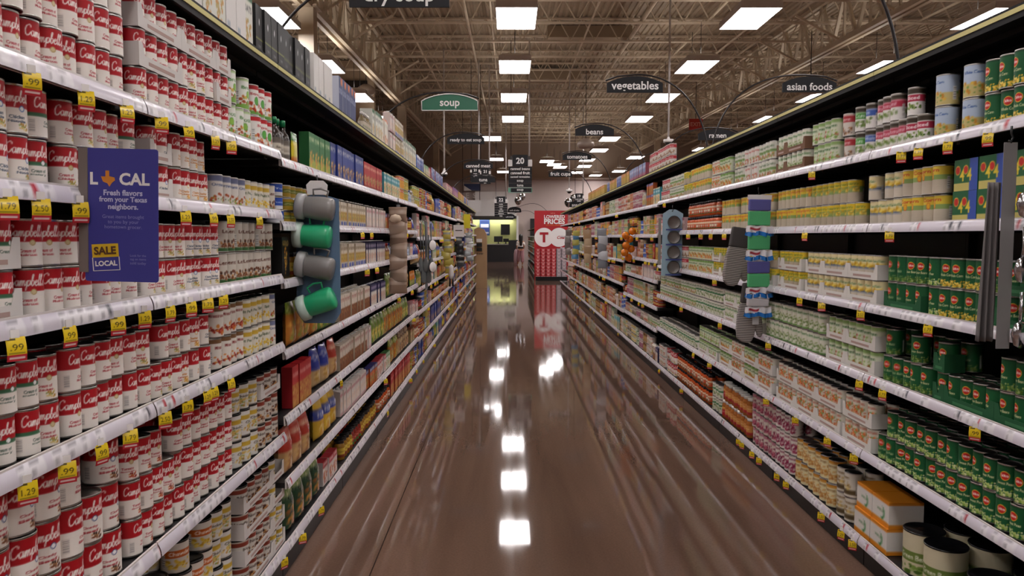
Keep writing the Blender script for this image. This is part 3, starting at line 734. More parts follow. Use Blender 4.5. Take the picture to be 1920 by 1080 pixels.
# multipacks and tall goods for the top deck
box_kind('four_pack_of_cans', 'multipack', ['shrink-wrapped green four-pack with blue and yellow banner'], .145, .08, .112,
         [L('mp', lambda: face_art('#1c5f36', [(.0, .25, '#c9bc6a')], rects=((.66, 1, 0, 1, '#3552a8'),), ells=((.16, .66, .11, .15, '#e8c23a'), (.16, .66, .09, .12, '#c5241f'), (.5, .66, .11, .15, '#e8c23a'), (.5, .66, .09, .12, '#c5241f')), title='4 4', tcol='#e8cf3a', tv=.5, tw=.5, th=.4, w_=48, h_=40))], ['#1c5f36'])
box_kind('orange_wrapped_pack', 'multipack', ['orange and white shrink-wrapped can pack'], .15, .15, .115,
         [L('op', lambda: face_art('#dedad4', [(.0, .2, '#dd8a25'), (.84, 1, '#dd8a25')], 'VALUE', '#4a7a4a', .52, tw=.4, th=.07, w_=48, h_=40, ells=((.6, .45, .13, .24, '#3f8a4a'), (.55, .48, .12, .21, '#dedad4'))))], [L('op2', lambda: face_art('#dedad4', [(.0, .16, '#dd8a25'), (.86, 1, '#dd8a25')], None, w_=40, h_=40))()])
box_kind('black_coffee_pack', 'pack', ['shiny black foil pack with white emblem'], .085, .07, .2,
         [L('bk', lambda: face_art('#0c0c0e', [(.33, .36, '#8a8f3a')], 'COFFEE', '#9a9aa0', .2, ells=((.5, .68, .06, .07, '#d8d8dc'),), tw=.4, th=.06))], ['#0e0e10'])
box_kind('white_canister_box', 'box', ['tall white box', 'tall white box with orange food picture', 'tall navy box with orange corner', 'tall white box with green top'], .10, .09, .215,
         [L('wb0', lambda: face_art('#e2deda', [(.0, .08, '#b8c0c8')], None, rects=((.1, .4, .1, .2, '#a8b0b8'),))),
          L('wb1', lambda: face_art('#e6dfd4', [(.92, 1, '#d9622a')], 'STUFFING', '#b8c0a8', .75, pic=['#d9803a', '#b5562a', '#e0b070'], pbox=(.1, .9, .08, .4))),
          L('wb2', lambda: face_art('#1f2f6a', [(.0, .06, '#c9ccd8')], 'COCOA', '#c8cce0', .6, rects=((.5, .95, .78, .95, '#c9622a'),))),
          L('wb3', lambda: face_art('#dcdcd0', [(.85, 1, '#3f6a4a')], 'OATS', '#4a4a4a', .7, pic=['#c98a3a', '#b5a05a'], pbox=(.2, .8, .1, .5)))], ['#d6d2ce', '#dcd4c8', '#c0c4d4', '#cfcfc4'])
box_kind('blue_drink_pack', 'multipack', ['blue and white wrapped drink pack', 'red and blue wrapped drink pack', 'pink and purple wrapped pack', 'yellow and orange wrapped pack'], .10, .08, .165,
         [L('bd0', lambda: face_art('#4f74b8', [(.8, 1, '#d8d8e0')], 'WATER', '#ffffff', .6, pic=['#d8dce8', '#2f4f9a', '#b5303a'], pbox=(.05, .95, .05, .75), n=50)),
          L('bd1', lambda: face_art('#8a9ac0', [(.0, .3, '#b5404a')], 'SODA', '#ffffff', .7, pic=['#c9303a', '#2f4f9a', '#e0e0e8'], pbox=(.05, .95, .05, .75), n=50, seed=2)),
          L('bd2', lambda: face_art('#c99aa8', [(.7, 1, '#6a3a8a')], 'JUICE', '#ffffff', .84, pic=['#c04a6a', '#e0c8d0', '#7a4aa0'], pbox=(.05, .95, .05, .65), n=50, seed=3)),
          L('bd3', lambda: face_art('#d9b860', [(.7, 1, '#c96a2a')], 'MIX', '#ffffff', .84, pic=['#e0d070', '#b54a2a', '#8aa045'], pbox=(.05, .95, .05, .65), n=50, seed=4))], ['#4f74b8', '#9a4a5a', '#9a6a90', '#b89a50'])
KINDS['small_soup_can']['H'] = .11

# ------------------------------------------------------------------ shelving geometry
XL = -.975; XR = 1.60
DEPTH = .46
def zl(px): return 1414.0 / (955 - px)
def zr(px): return 2320.0 / (px - 955)
SEC = 1.22
L0 = .87; R0 = 1.0
L_BOUNDS = [L0 + SEC * i for i in range(0, 18)]
R_BOUNDS = [R0 + SEC * i for i in range(0, 19)]
DECK = 2.225
def l_levels(z):
    if z < 3.3: return [.17, .655, 1.05, 1.342, 1.614, 1.866]
    if z < 8.1: return [.165, .44, .72, 1.01, 1.317, 1.567, 1.84]
    if z < 14.3: return [.165, .42, .70, .95, 1.22, 1.50, 1.82]
    return [.165, .44, .72, 1.0, 1.30, 1.56, 1.84]
def r_levels(z):
    if z < 8.3: return [.14, .54, .89, 1.206, 1.56, 1.88]
    if z < 11: return [.14, .50, .74, 1.03, 1.25, 1.53, 1.86]
    return [.14, .48, .85, 1.18, 1.53, 1.86]

def rail_art(seed, near):
    a = Art(150, 10, '#d6d0da'); a.ss = 3
    g = random.Random(seed)
    x = 0.01
    while x < .97:
        if g.random() < .75:
            wl = g.choice([.028, .03, .045])
            a.rect(x, x + wl, .1, .92, '#e9e6ea')
            a.rect(x + .003, x + wl * .7, .6, .72, '#8d8890')
            a.rect(x + .003, x + wl * .35, .2, .4, '#77727a')
            if g.random() < .2: a.rect(x + wl * .7, x + wl * .98, .2, .8, g.choice(['#b0303a', '#3a3a44']))
            x += wl + g.choice([0, .002, .02, .05])
        else:
            x += g.uniform(.03, .09)
    return a.out()

def make_unit(levels, side, seed):
    """one gondola section; front at x=0 facing +x, width along y 0..SEC"""
    root = link('shelving_unit', None)
    W = SEC
    mb = MB(); mb.box(-DEPTH - .03, -DEPTH, 0, W, 0, DECK, M['charcoal']); mb.build('back_panel', root)
    mb = MB(); mb.box(-DEPTH, -.02, .004, W - .004, 0.001, levels[0] - .05, M['charcoal']); mb.build('kick_plate', root)
    for y in (.012, W - .012):
        mb = MB(); mb.box(-DEPTH - .03, -DEPTH + .03, y - .011, y + .011, 0, DECK - .02, M['charcoal']); mb.build('upright', root)
    for i, h in enumerate(levels):
        mb = MB()
        mb.box(-DEPTH, -.004, .004, W - .004, h - .035, h - .012, M['charcoal'])
        for yy in (.1, W / 2, W - .1): mb.box(-DEPTH + .04, -.03, yy - .01, yy + .01, h - .046, h - .035, M['charcoal'])
        sh = mb.build('shelf', root)
        a = rail_art(seed * 11 + i, True)
        nw, nh = 150, 6
        y = np.linspace(.003, W - .003, nw); t = np.linspace(0, 1, nh)
        P = np.zeros((nh, nw, 3)); P[..., 1] = y[None]; P[..., 2] = (h - .040 + t * .040)[:, None]
        P[..., 0] = (.012 - .012 * t + .004 * np.sin(t * PI))[:, None]
        rb = MB(); rb.grid(P, sample(a, nh, nw), M['gloss'])
        rb.box(-.004, .002, .003, W - .003, h - .040, h + .001, M['whitemetal'], '#d8d2d8')
        rb.build('price_rail', sh)
    # canopy deck on top
    mb = MB()
    mb.box(-DEPTH - .02, -.01, .002, W - .002, DECK - .03, DECK - .006, M['deck'])
    mb.box(-.012, .0, .002, W - .002, DECK - .04, DECK + .006, M['deck'])
    for xx in (-.1, -.26): mb.box(xx - .012, xx + .012, .004, W - .004, DECK - .05, DECK - .03, M['charcoal'])
    dk = mb.build('top_deck', root)
    mb = MB(); mb.box(0, .003, .003, W - .003, DECK - .020, DECK - .004, M['card'], '#d6cd8e'); o = mb.build('yellow_strip', dk)
    o['label'] = 'pale yellow edge strip'
    return root

def copy_tree(o, parent=None):
    c = o.copy(); COL.objects.link(c)
    if parent is not None: c.parent = parent
    for ch in list(o.children): copy_tree(ch, c)
    return c

ORD = ['first', 'second', 'third', 'fourth', 'fifth', 'sixth', 'seventh', 'eighth', 'ninth', 'tenth', 'eleventh', 'twelfth', 'thirteenth', 'fourteenth', 'fifteenth', 'sixteenth', 'seventeenth', 'eighteenth', 'nineteenth']
TENS = ['', '', 'twenty', 'thirty', 'forty', 'fifty', 'sixty', 'seventy', 'eighty', 'ninety']
def ordinal(n):
    if n <= 19: return ORD[n - 1]
    if n < 100:
        return (TENS[n // 10][:-1] + 'ieth') if n % 10 == 0 else TENS[n // 10] + '-' + ORD[n % 10 - 1]
    return 'hundred-and-' + ordinal(n - 100) if n > 100 else 'hundredth'

_protos = {}
for side, bounds, lv in (('left', L_BOUNDS, l_levels), ('right', R_BOUNDS, r_levels)):
    for i, z0 in enumerate(bounds):
        key = (tuple(lv(z0 + .5)), i % 3)
        if key not in _protos:
            u = make_unit(list(key[0]), side, i + 1); _protos[key] = u
        else:
            u = copy_tree(_protos[key])
        if side == 'left':
            u.location = (XL, z0, 0); u.rotation_euler = (0, 0, 0)
        else:
            u.location = (XR, z0 + SEC, 0); u.rotation_euler = (0, 0, PI)
        tag(u, 'charcoal supermarket shelving unit, %s from the camera along the %s side of the aisle' % (ordinal(i + 1), side), 'shelving unit', 'shelving units on the %s of the aisle' % side)

# ------------------------------------------------------------------ stocking the shelves
def place(kname, side, z, h, layer, lname, variant=None, row=0, rot=None, zoff=0.0, xoff=0.0):
    k = KINDS[kname]
    k['placements'].append(dict(side=side, z=z, h=h, layer=layer, lname=lname, v=variant if variant is not None else random.randrange(k['variants']), row=row, rot=rot, xoff=xoff))

LEVEL_WORDS = ['bottom', 'second', 'third', 'fourth', 'fifth', 'sixth', 'seventh']
trays = []
def run(side, z0, z1, lev, kname, layers=2, variants=None, rows=1, tray=None, drop=0.0, block=4, jitter=.4):
    """fill a stretch of one shelf from z0 to z1; lev = level index counted from the floor, or 'top'"""
    if z1 < z0: z0, z1 = z1, z0
    k = KINDS[kname]; st = k['step']; z = z0 + st / 2; n = 0
    z1 = min(z1, 21.6)
    v = None; cnt = 0; lay = layers
    is_can = k['make'] and st <= 2 * k['R'] + .0021
    tray_n = 0
    while z + st / 2 <= z1 + 1e-6:
        # keep clear of section joints so levels never clash
        lv = l_levels(z) if side == 'left' else r_levels(z)
        if lev == 'top': h = DECK - .004
        elif lev >= len(lv): return
        else: h = lv[lev] - .010
        nxt = (DECK - .06) if lev == 'top' else ((lv[lev + 1] - .05) if lev + 1 < len(lv) else DECK - .06)
        if cnt % block == 0:
            v = random.choice(variants) if variants else random.randrange(k['variants'])
            lay = layers
            if drop and random.random() < drop: lay = max(1, layers - 1)
        cnt += 1
        for r in range(rows):
            for q in range(lay):
                if r > 0 and q < lay - 1: continue
                hh = h + q * (k['H'] + .0012)
                if lev != 'top' and hh + k['H'] > nxt + .002: continue
                if r > 0 and lev != 'top' and hh > CAM_H: continue
                if q == lay - 1 and lay > 1 and r == 0 and tray is None and random.random() < .05: continue
                place(kname, side, z + (random.uniform(-.0006, .0006)), hh, q, lev, v, r, None, 0, random.choice([0, 0, .002, .004, .009]) if tray is None else 0)
        if tray is not None:
            if tray_n == 0:
                trays.append([side, z - st / 2, z + st / 2, h, k, lay, tray])
            else: trays[-1][2] = z + st / 2
            tray_n = (tray_n + 1) % 4
        z += st
    return

def runs_px(side, lev, items):
    f = zl if side == 'left' else zr
    for it in items:
        p0, p1, kname = it[:3]; kw = it[3] if len(it) > 3 else {}
        a, b = f(p0), f(p1)
        run(side, min(a, b), max(a, b), lev, kname, **kw)

S = 'soup_can'
PXS = -80
# left, section A (six levels) z 1.36..3.31
runs_px('left', 5, [(PXS, 285, S, dict(layers=3, variants=[0, 1, 2, 2])), (285, 452, S, dict(layers=3, variants=[0, 1, 3], tray='#d9d4d0', drop=.25)), (452, 498, 'broth_can', dict(layers=2, variants=[0])), (498, 534, 'broth_can', dict(layers=2, variants=[1]))])
runs_px('left', 4, [(PXS, 150, S, dict(layers=2, variants=[3, 4, 0])), (150, 300, S, dict(layers=2, variants=[1, 2, 4])), (300, 345, S, dict(layers=2, variants=[3, 2], tray='#d9d4d0')), (345, 424, S, dict(layers=2, variants=[3, 5, 1])), (424, 534, 'small_soup_can', dict(layers=2))])
runs_px('left', 3, [(PXS, 75, S, dict(layers=2, variants=[4], tray='#d9d4d0', rows=1)), (75, 290, S, dict(layers=2, variants=[4, 4, 2])), (290, 430, S, dict(layers=2, variants=[1, 3, 2])), (430, 534, 'small_soup_can', dict(layers=2, variants=[1, 2, 0]))])
runs_px('left', 2, [(PXS, 140, S, dict(layers=2, variants=[4, 3, 1], rows=2)), (140, 355, S, dict(layers=2, variants=[1, 2], rows=2)), (355, 392, S, dict(layers=2, variants=[5], rows=2)), (392, 418, S, dict(layers=2, variants=[3], rows=2)), (418, 534, 'small_soup_can', dict(layers=2, variants=[3, 0, 2], rows=2))])
runs_px('left', 1, [(PXS, 250, 'family_size_soup_can', dict(layers=3, rows=2)), (250, 448, S, dict(layers=3, variants=[1, 0, 2], rows=2)), (448, 492, 'lidded_soup_tub', dict(layers=3, rows=2, variants=[0, 2])), (492, 534, 'lidded_soup_tub', dict(layers=3, rows=1, variants=[1], tray='#d6d0cc'))])
runs_px('left', 0, [(PXS, 320, 'family_size_soup_can', dict(layers=3, rows=2)), (320, 455, 'lidded_soup_tub', dict(layers=4, rows=2, variants=[0, 0, 2])), (455, 534, 'lidded_soup_tub', dict(layers=4, variants=[1, 2], tray='#d6d0cc'))])
# left, sections B and C (seven levels)
runs_px('left', 6, [(536, 561, 'sauce_bottle', dict(layers=1)), (561, 577, 'seasoning_packet', dict(layers=1, variants=[0])), (590, 632, 'cracker_box', dict(layers=1, variants=[3])), (632, 690, 'blue_rice_box', dict(layers=1)), (690, 727, 'orange_meal_box', dict(layers=1, variants=[0, 1])), (727, 755, 'orange_meal_box', dict(layers=1, variants=[2, 3])), (755, 772, 'fruit_can', dict(layers=2))])
runs_px('left', 5, [(536, 553, 'short_can', dict(layers=3, variants=[0])), (553, 634, 'short_can', dict(layers=3, variants=[1, 2])), (636, 694, 'broth_carton', dict(layers=1, variants=[0])), (695, 730, 'broth_carton', dict(layers=1, variants=[2])), (730, 772, 'dinner_box', dict(layers=1))])
runs_px('left', 4, [(538, 556, 'cracker_box', dict(layers=1, variants=[1])), (558, 634, 'sauce_jar', dict(layers=1)), (636, 692, 'broth_carton', dict(layers=1, variants=[0])), (693, 728, 'broth_carton', dict(layers=1, variants=[3])), (730, 772, 'spice_bottle', dict(layers=1))])
runs_px('left', 3, [(537, 550, 'cracker_box', dict(layers=1, variants=[2])), (551, 640, 'rice_pouch', dict(layers=1, variants=[0, 1])), (641, 700, 'broth_carton', dict(layers=1, variants=[1], rows=2)), (700, 729, 'broth_carton', dict(layers=1, variants=[3])), (730, 772, 'rice_pouch', dict(layers=1))])
runs_px('left', 2, [(553, 598, 'cracker_box', dict(layers=1, variants=[0])), (598, 628, 'snack_bag', dict(layers=1, variants=[0])), (628, 640, 'snack_bag', dict(layers=1, variants=[1])), (641, 702, 'broth_carton', dict(layers=1, variants=[1, 1, 2])), (703, 772, 'rice_pouch', dict(layers=1))])
runs_px('left', 1, [(537, 600, 'snack_bag', dict(layers=1, variants=[3, 1])), (600, 642, 'snack_bag', dict(layers=1, variants=[2])), (643, 690, 'broth_carton', dict(layers=1, variants=[0, 2])), (691, 735, 'dinner_box', dict(layers=1)), (735, 772, 'rice_pouch', dict(layers=1))])
runs_px('left', 0, [(540, 606, 'snack_bag', dict(layers=1, variants=[3])), (609, 634, 'dinner_box', dict(layers=1, variants=[0])), (646, 712, 'sauce_jar', dict(layers=1, variants=[1, 2], rows=2)), (713, 735, 'sauce_jar', dict(layers=1, variants=[0])), (735, 772, 'cracker_box', dict(layers=1, variants=[0, 3]))])

def random_fill(side, z0, z1, nlev, kinds):
    for lev in range(nlev):
        z = z0
        while z < z1:
            ln = random.uniform(.25, .75)
            kn, lay = random.choice(kinds)
            lv = (l_levels if side == 'left' else r_levels)(z + .1)
            if lev < len(lv):
                top = lv[lev + 1] - .06 if lev + 1 < len(lv) else DECK - .06
                fit = int((top - lv[lev] + .012) / (KINDS[kn]['H'] + .0012))
                if fit >= 1:
                    run(side, z, min(z + ln, z1), lev, kn, layers=min(lay, fit), block=random.choice([2, 3, 4]))
                    z += ln
                else: continue
            else: break
            z += .01
FAR_L = [('orange_meal_box', 1), ('dinner_box', 2), ('seasoning_packet', 1), ('sauce_jar', 2), ('spice_bottle', 1), ('tomato_can', 2), ('fruit_can', 2), ('rice_pouch', 1), ('dinner_box', 2), ('blue_rice_box', 1), ('short_can', 4), ('brown_jar', 1), ('snack_bag', 1), ('bean_can', 2)]
random_fill('left', 7.76, 21.5, 7, FAR_L)

# right, sections R1..R5 (six levels)
G = 'green_vegetable_can'
runs_px('right', 5, [(1990, 1802, G, dict(layers=2, variants=[0, 1])), (1800, 1752, 'light_blue_corn_can', dict(layers=2)), (1750, 1712, 'light_blue_corn_can', dict(layers=2)), (1710, 1618, 'asparagus_can', dict(layers=2, variants=[0], block=6)), (1616, 1598, 'asparagus_can', dict(layers=2, variants=[1])), (1597, 1576, 'asparagus_can', dict(layers=2, variants=[2])), (1575, 1552, 'bean_can', dict(layers=2, variants=[2])), (1551, 1500, 'green_bean_can', dict(layers=2, variants=[2, 1])), (1499, 1440, 'green_bean_can', dict(layers=2, variants=[0], tray='#7a5a45')), (1438, 1366, 'bean_can', dict(layers=2, variants=[0, 1])), (1360, 1322, 'carrot_can', dict(layers=2)), (1321, 1275, 'corn_can', dict(layers=2)), (1274, 1232, 'bean_can', dict(layers=2))])
runs_px('right', 4, [(1990, 1752, 'four_pack_of_cans', dict(layers=2)), (1748, 1600, 'corn_can', dict(layers=2, variants=[2, 1])), (1599, 1440, 'corn_can', dict(layers=2, variants=[0, 1])), (1438, 1342, 'corn_can', dict(layers=2, variants=[1])), (1340, 1280, 'sauce_jar', dict(layers=2, variants=[0])), (1279, 1232, 'dinner_box', dict(layers=1, variants=[2, 0]))])
runs_px('right', 3, [(1990, 1840, G, dict(layers=2, variants=[1], tray='#225a38')), (1838, 1725, G, dict(layers=2, variants=[0, 2])), (1723, 1642, G, dict(layers=2, variants=[1], tray='#225a38')), (1640, 1500, 'corn_can', dict(layers=2, variants=[2], tray='#dcd8d2')), (1498, 1448, 'corn_can', dict(layers=2, variants=[0], tray='#dcd8d2')), (1446, 1330, 'corn_can', dict(layers=2, variants=[0], tray='#dcd8d2')), (1328, 1282, 'carrot_can', dict(layers=2, variants=[1])), (1281, 1232, 'bean_can', dict(layers=2, variants=[2, 0]))])
runs_px('right', 2, [(1990, 1740, G, dict(layers=2, variants=[1], rows=2, tray='#225a38', drop=.2)), (1738, 1642, G, dict(layers=2, variants=[2, 1], rows=2, drop=.5, block=2)), (1640, 1540, 'green_bean_can', dict(layers=2, variants=[0, 1], tray='#dcd8d2', rows=2)), (1538, 1430, 'green_bean_can', dict(layers=2, variants=[0], rows=2)), (1428, 1350, 'green_bean_can', dict(layers=2, variants=[1, 0], tray='#dcd8d2')), (1349, 1300, 'green_bean_can', dict(layers=2, variants=[2])), (1299, 1232, 'bean_can', dict(layers=2, variants=[1]))])
runs_px('right', 1, [(1990, 1640, G, dict(layers=2, variants=[2, 1], rows=3)), (1638, 1580, 'carrot_can', dict(layers=2, variants=[0], rows=2, tray='#dcd8d2')), (1578, 1450, 'carrot_can', dict(layers=2, variants=[0], rows=2, tray='#dcd8d2')), (1448, 1345, 'carrot_can', dict(layers=2, variants=[1, 1, 0], rows=2, tray='#dcd8d2')), (1344, 1305, 'green_bean_can', dict(layers=2, variants=[1], tray='#dcd8d2', rows=2)), (1304, 1232, 'green_bean_can', dict(layers=1, variants=[2], rows=2))])
runs_px('right', 0, [(1990, 1775, 'catering_size_can', dict(layers=1, variants=[1], rows=2)), (1770, 1674, 'catering_size_can', dict(layers=1, variants=[0], rows=2)), (1672, 1600, 'orange_wrapped_pack', dict(layers=2)), (1598, 1565, 'yam_can', dict(layers=2, variants=[1], rows=2)), (1563, 1490, 'yam_can', dict(layers=2, variants=[0], rows=2)), (1488, 1408, 'beet_can', dict(layers=3, rows=2)), (1404, 1350, 'brown_jar', dict(layers=2, rows=1)), (1349, 1330, 'green_bean_can', dict(layers=2)), (1328, 1268, 'sauce_jar', dict(layers=2, variants=[0], rows=2)), (1264, 1245, 'family_size_soup_can', dict(layers=2)), (1244, 1232, 'bean_can', dict(layers=2, variants=[0]))])
FAR_R = [('bean_can', 3), ('tomato_can', 2), ('dinner_box', 2), ('fruit_can', 2), ('green_bean_can', 2), ('bean_can', 3), ('short_can', 3), ('broth_carton', 1), ('beet_can', 2), ('sauce_jar', 2), ('tomato_can', 3), ('carrot_can', 2), ('orange_meal_box', 1), ('small_soup_can', 2)]
random_fill('right', 8.37, 21.6, 7, FAR_R)

# goods on the top decks
runs_px('left', 'top', [(355, 498, 'white_canister_box', dict(layers=1, variants=[0, 3, 0], block=2)), (502, 598, 'black_coffee_pack', dict(layers=1)), (602, 640, 'white_canister_box', dict(layers=1, variants=[0])), (646, 682, 'white_canister_box', dict(layers=1, variants=[2])), (692, 706, 'spice_bottle', dict(layers=1, variants=[2])), (708, 738, 'white_canister_box', dict(layers=1, variants=[1, 3], block=1)), (739, 764, 'broth_carton', dict(layers=2, variants=[0, 2])), (764, 786, 'white_canister_box', dict(layers=1, variants=[3])), (787, 800, 'blue_drink_pack', dict(layers=1, variants=[0])), (801, 812, 'dinner_box', dict(layers=1)), (813, 834, 'blue_drink_pack', dict(layers=1, variants=[1, 0], block=2)), (840, 852, 'dinner_box', dict(layers=1, variants=[2, 0], block=1)), (853, 862, 'blue_drink_pack', dict(layers=1, variants=[2])), (863, 880, 'blue_drink_pack', dict(layers=1, variants=[0, 3]))])
runs_px('right', 'top', [(1250, 1210, 'bean_can', dict(layers=2, variants=[2])), (1205, 1170, 'blue_drink_pack', dict(layers=1, variants=[1, 3])), (1168, 1135, 'blue_drink_pack', dict(layers=1, variants=[0, 3])), (1130, 1100, 'blue_drink_pack', dict(layers=1, variants=[3]))])
for k_ in range(26):
    pass

def level_phrase(side, lev):
    if lev == 'top': return 'the top deck of the %s shelving' % side
    return 'the %s %s shelf up' % (side, LEVEL_WORDS[lev]) if lev else 'the bottom %s shelf' % side

MAX_KIND = 290
n_single = 0
for kname, k in KINDS.items():
    pl = k['placements']
    if not pl: continue
    for p in pl:
        x_front = XL - .018 if p['side'] == 'left' else XR + .018
        sg = -1 if p['side'] == 'left' else 1
        p['x'] = x_front + sg * (k['R'] + p['row'] * (2 * k['R'] + .012) + p['xoff'])
        p['dist'] = math.hypot(p['x'], p['z'])
        vis = 1.0 if p['row'] == 0 else .35
        edge = .05 if (p['z'] < 1.3) else 1
        p['size'] = k['H'] / p['dist'] ** 1.2 * vis * edge
    pl.sort(key=lambda p: -p['size'])
    single = pl[:MAX_KIND]; rest = pl[MAX_KIND:]
    # ordinals of look-alikes along each shelf
    cnt = {}
    for p in sorted(pl, key=lambda p: p['z']):
        key = (p['side'], p['lname'], p['layer'], p['row'], p['v'])
        cnt[key] = cnt.get(key, 0) + 1; p['ord'] = cnt[key]
    nlay = {}
    for p in pl: nlay[(p['side'], p['lname'])] = max(nlay.get((p['side'], p['lname']), 0), p['layer'])
    meshes = {}
    def get(v, lod):
        if (v, lod) in meshes: return meshes[(v, lod)]
        bs = k['make'](v, lod)
        if lod == 0:
            r_ = [b.mesh(kname if i == 0 else k['parts'][i - 1]) for i, b in enumerate(bs)]
        else:
            m0 = bs[0]
            for b in bs[1:]:
                for i in range(len(b.V)):
                    mat_i = [m0.mi(b.mats[int(q)]) for q in b.I[i][:1]][0]
                    F = b.F[i]; off = m0.n
                    # faces of b are already offset inside b; shift by m0's count
                    base = sum(len(x) for x in b.V[:i])
                    if isinstance(F, np.ndarray): F2 = F - base + off
                    else: F2 = [[q - base + off for q in f] for f in F]
                    m0.V.append(b.V[i]); m0.Cc.append(b.Cc[i]); m0.F.append(F2); m0.I.append(np.full(len(b.I[i]), mat_i)); m0.S.append(b.S[i]); m0.n += len(b.V[i])
            r_ = [m0.mesh(kname)]
            if lod == 2: meshes[(v, 'mb')] = m0
        meshes[(v, lod)] = r_
        return r_
    for p in single:
        lod = 0 if p['dist'] < 3.6 and p['row'] == 0 else (1 if p['dist'] < 9 else 2)
        me = get(p['v'], lod)
        face = -PI / 2 if p['side'] == 'left' else PI / 2
        round_ = k['parts'] and 'paper_label' in k['parts']
        rz = face + (random.uniform(-.9, .4) if p['side'] == 'left' else random.uniform(-.3, .7)) if round_ else (0 if p['side'] == 'left' else PI) + random.uniform(-.015, .015)
        o = link(kname, me[0], None, (p['x'], p['z'], p['h'] + .0008), (0, 0, rz))
        for q, m_ in enumerate(me[1:]): link(k['parts'][q], m_, o)
        d = k['desc'][p['v']]
        nl = nlay[(p['side'], p['lname'])]
        lay = '' if nl == 0 else (('upper ' if p['layer'] else 'lower ') if nl == 1 else ['lowest ', 'second ', 'third ', 'topmost '][min(p['layer'], 3)] if nl == 3 else ['lower ', 'middle ', 'upper '][p['layer']])
        back = ['', ' behind the front row', ' two rows behind the front'][p['row']]
        where = 'on the %s top deck' % p['side'] if p['lname'] == 'top' else ('on %s %s shelf' % (p['side'], LEVEL_WORDS[p['lname']]))
        lab = '%s, %s in %srow %s%s' % (d, ordinal(p['ord']), lay, where, back)
        ws = lab.split()
        if len(ws) > 16 and back: lab = '%s, %s in %srow %s%s' % (d, ordinal(p['ord']), lay, where, [' ', ' behind', ' third back'][p['row']]); ws = lab.split()
        if len(ws) > 16:
            d2 = d.replace('dark green ', '').replace(' and white ', '-white ').replace(' with red shield and ', ' of ').replace('shrink-wrapped ', '').replace(' with ', ' w ').replace(' w ', ' with ')
            lab = '%s, %s in %srow %s%s' % (d2, ordinal(p['ord']), lay, where, [' ', ' behind', ' third back'][p['row']])
        tag(o, ' '.join(lab.split()), k['cat'], '%s on the %s %s' % (kname.replace('_', ' '), p['side'], 'top deck' if p['lname'] == 'top' else LEVEL_WORDS[p['lname']] + ' shelf'))
        n_single += 1
    if rest:
        V = []; Cl = []; loops = []; tot = []; I = []; n = 0; mats = []
        for p in rest:
            get(p['v'], 2) if (p['v'], 'mb') not in meshes else None
            mb = meshes[(p['v'], 'mb')]
            if 'cat_' not in mb.__dict__:
                mb.cat_ = True
                mb.v_ = np.concatenate(mb.V); mb.c_ = np.concatenate(mb.Cc)
                ff = []
                for F in mb.F: ff += [list(f) for f in F]
                mb.l_ = np.concatenate([np.array(f) for f in ff]); mb.t_ = np.array([len(f) for f in ff]); mb.i_ = np.concatenate(mb.I); mb.s_ = np.concatenate(mb.S)
            a = (0 if p['side'] == 'left' else PI) + (random.uniform(-.5, .5) - PI / 2 if 'paper_label' in k['parts'] else 0)
            c_, s_ = math.cos(a), math.sin(a)
            v = mb.v_ @ np.array([[c_, s_, 0], [-s_, c_, 0], [0, 0, 1]]) + np.array([p['x'], p['z'], p['h'] + .0008])
            V.append(v); Cl.append(mb.c_); loops.append(mb.l_ + n); tot.append(mb.t_); n += len(v)
            mi = []
            for m_ in mb.mats:
                if m_ not in mats: mats.append(m_)
                mi.append(mats.index(m_))
            I.append(np.array(mi)[mb.i_])
        me = bpy.data.meshes.new(kname + 's'); V = np.concatenate(V); Cl = np.concatenate(Cl); loops = np.concatenate(loops).astype(np.int32); tot = np.concatenate(tot)
        starts = np.concatenate([[0], np.cumsum(tot)[:-1]]).astype(np.int32)
        me.vertices.add(len(V)); me.vertices.foreach_set('co', V.astype(np.float32).ravel())
        me.loops.add(len(loops)); me.loops.foreach_set('vertex_index', loops)
        me.polygons.add(len(starts)); me.polygons.foreach_set('loop_start', starts); me.polygons.foreach_set('material_index', np.concatenate(I).astype(np.int32))
        for m_ in mats: me.materials.append(m_)
        at = me.attributes.new('Col', 'FLOAT_COLOR', 'POINT'); at.data.foreach_set('color', np.concatenate([Cl, np.ones((len(Cl), 1))], 1).astype(np.float32).ravel())
        me.update(calc_edges=True)
        tag(link(kname, me), 'the many smaller and farther %ss beyond and behind the nearer ones on the shelves' % kname.replace('_', ' '), k['cat'], None, 'stuff')
    print('KIND', kname, len(pl), 'single', len(single))
print('SINGLES', n_single)

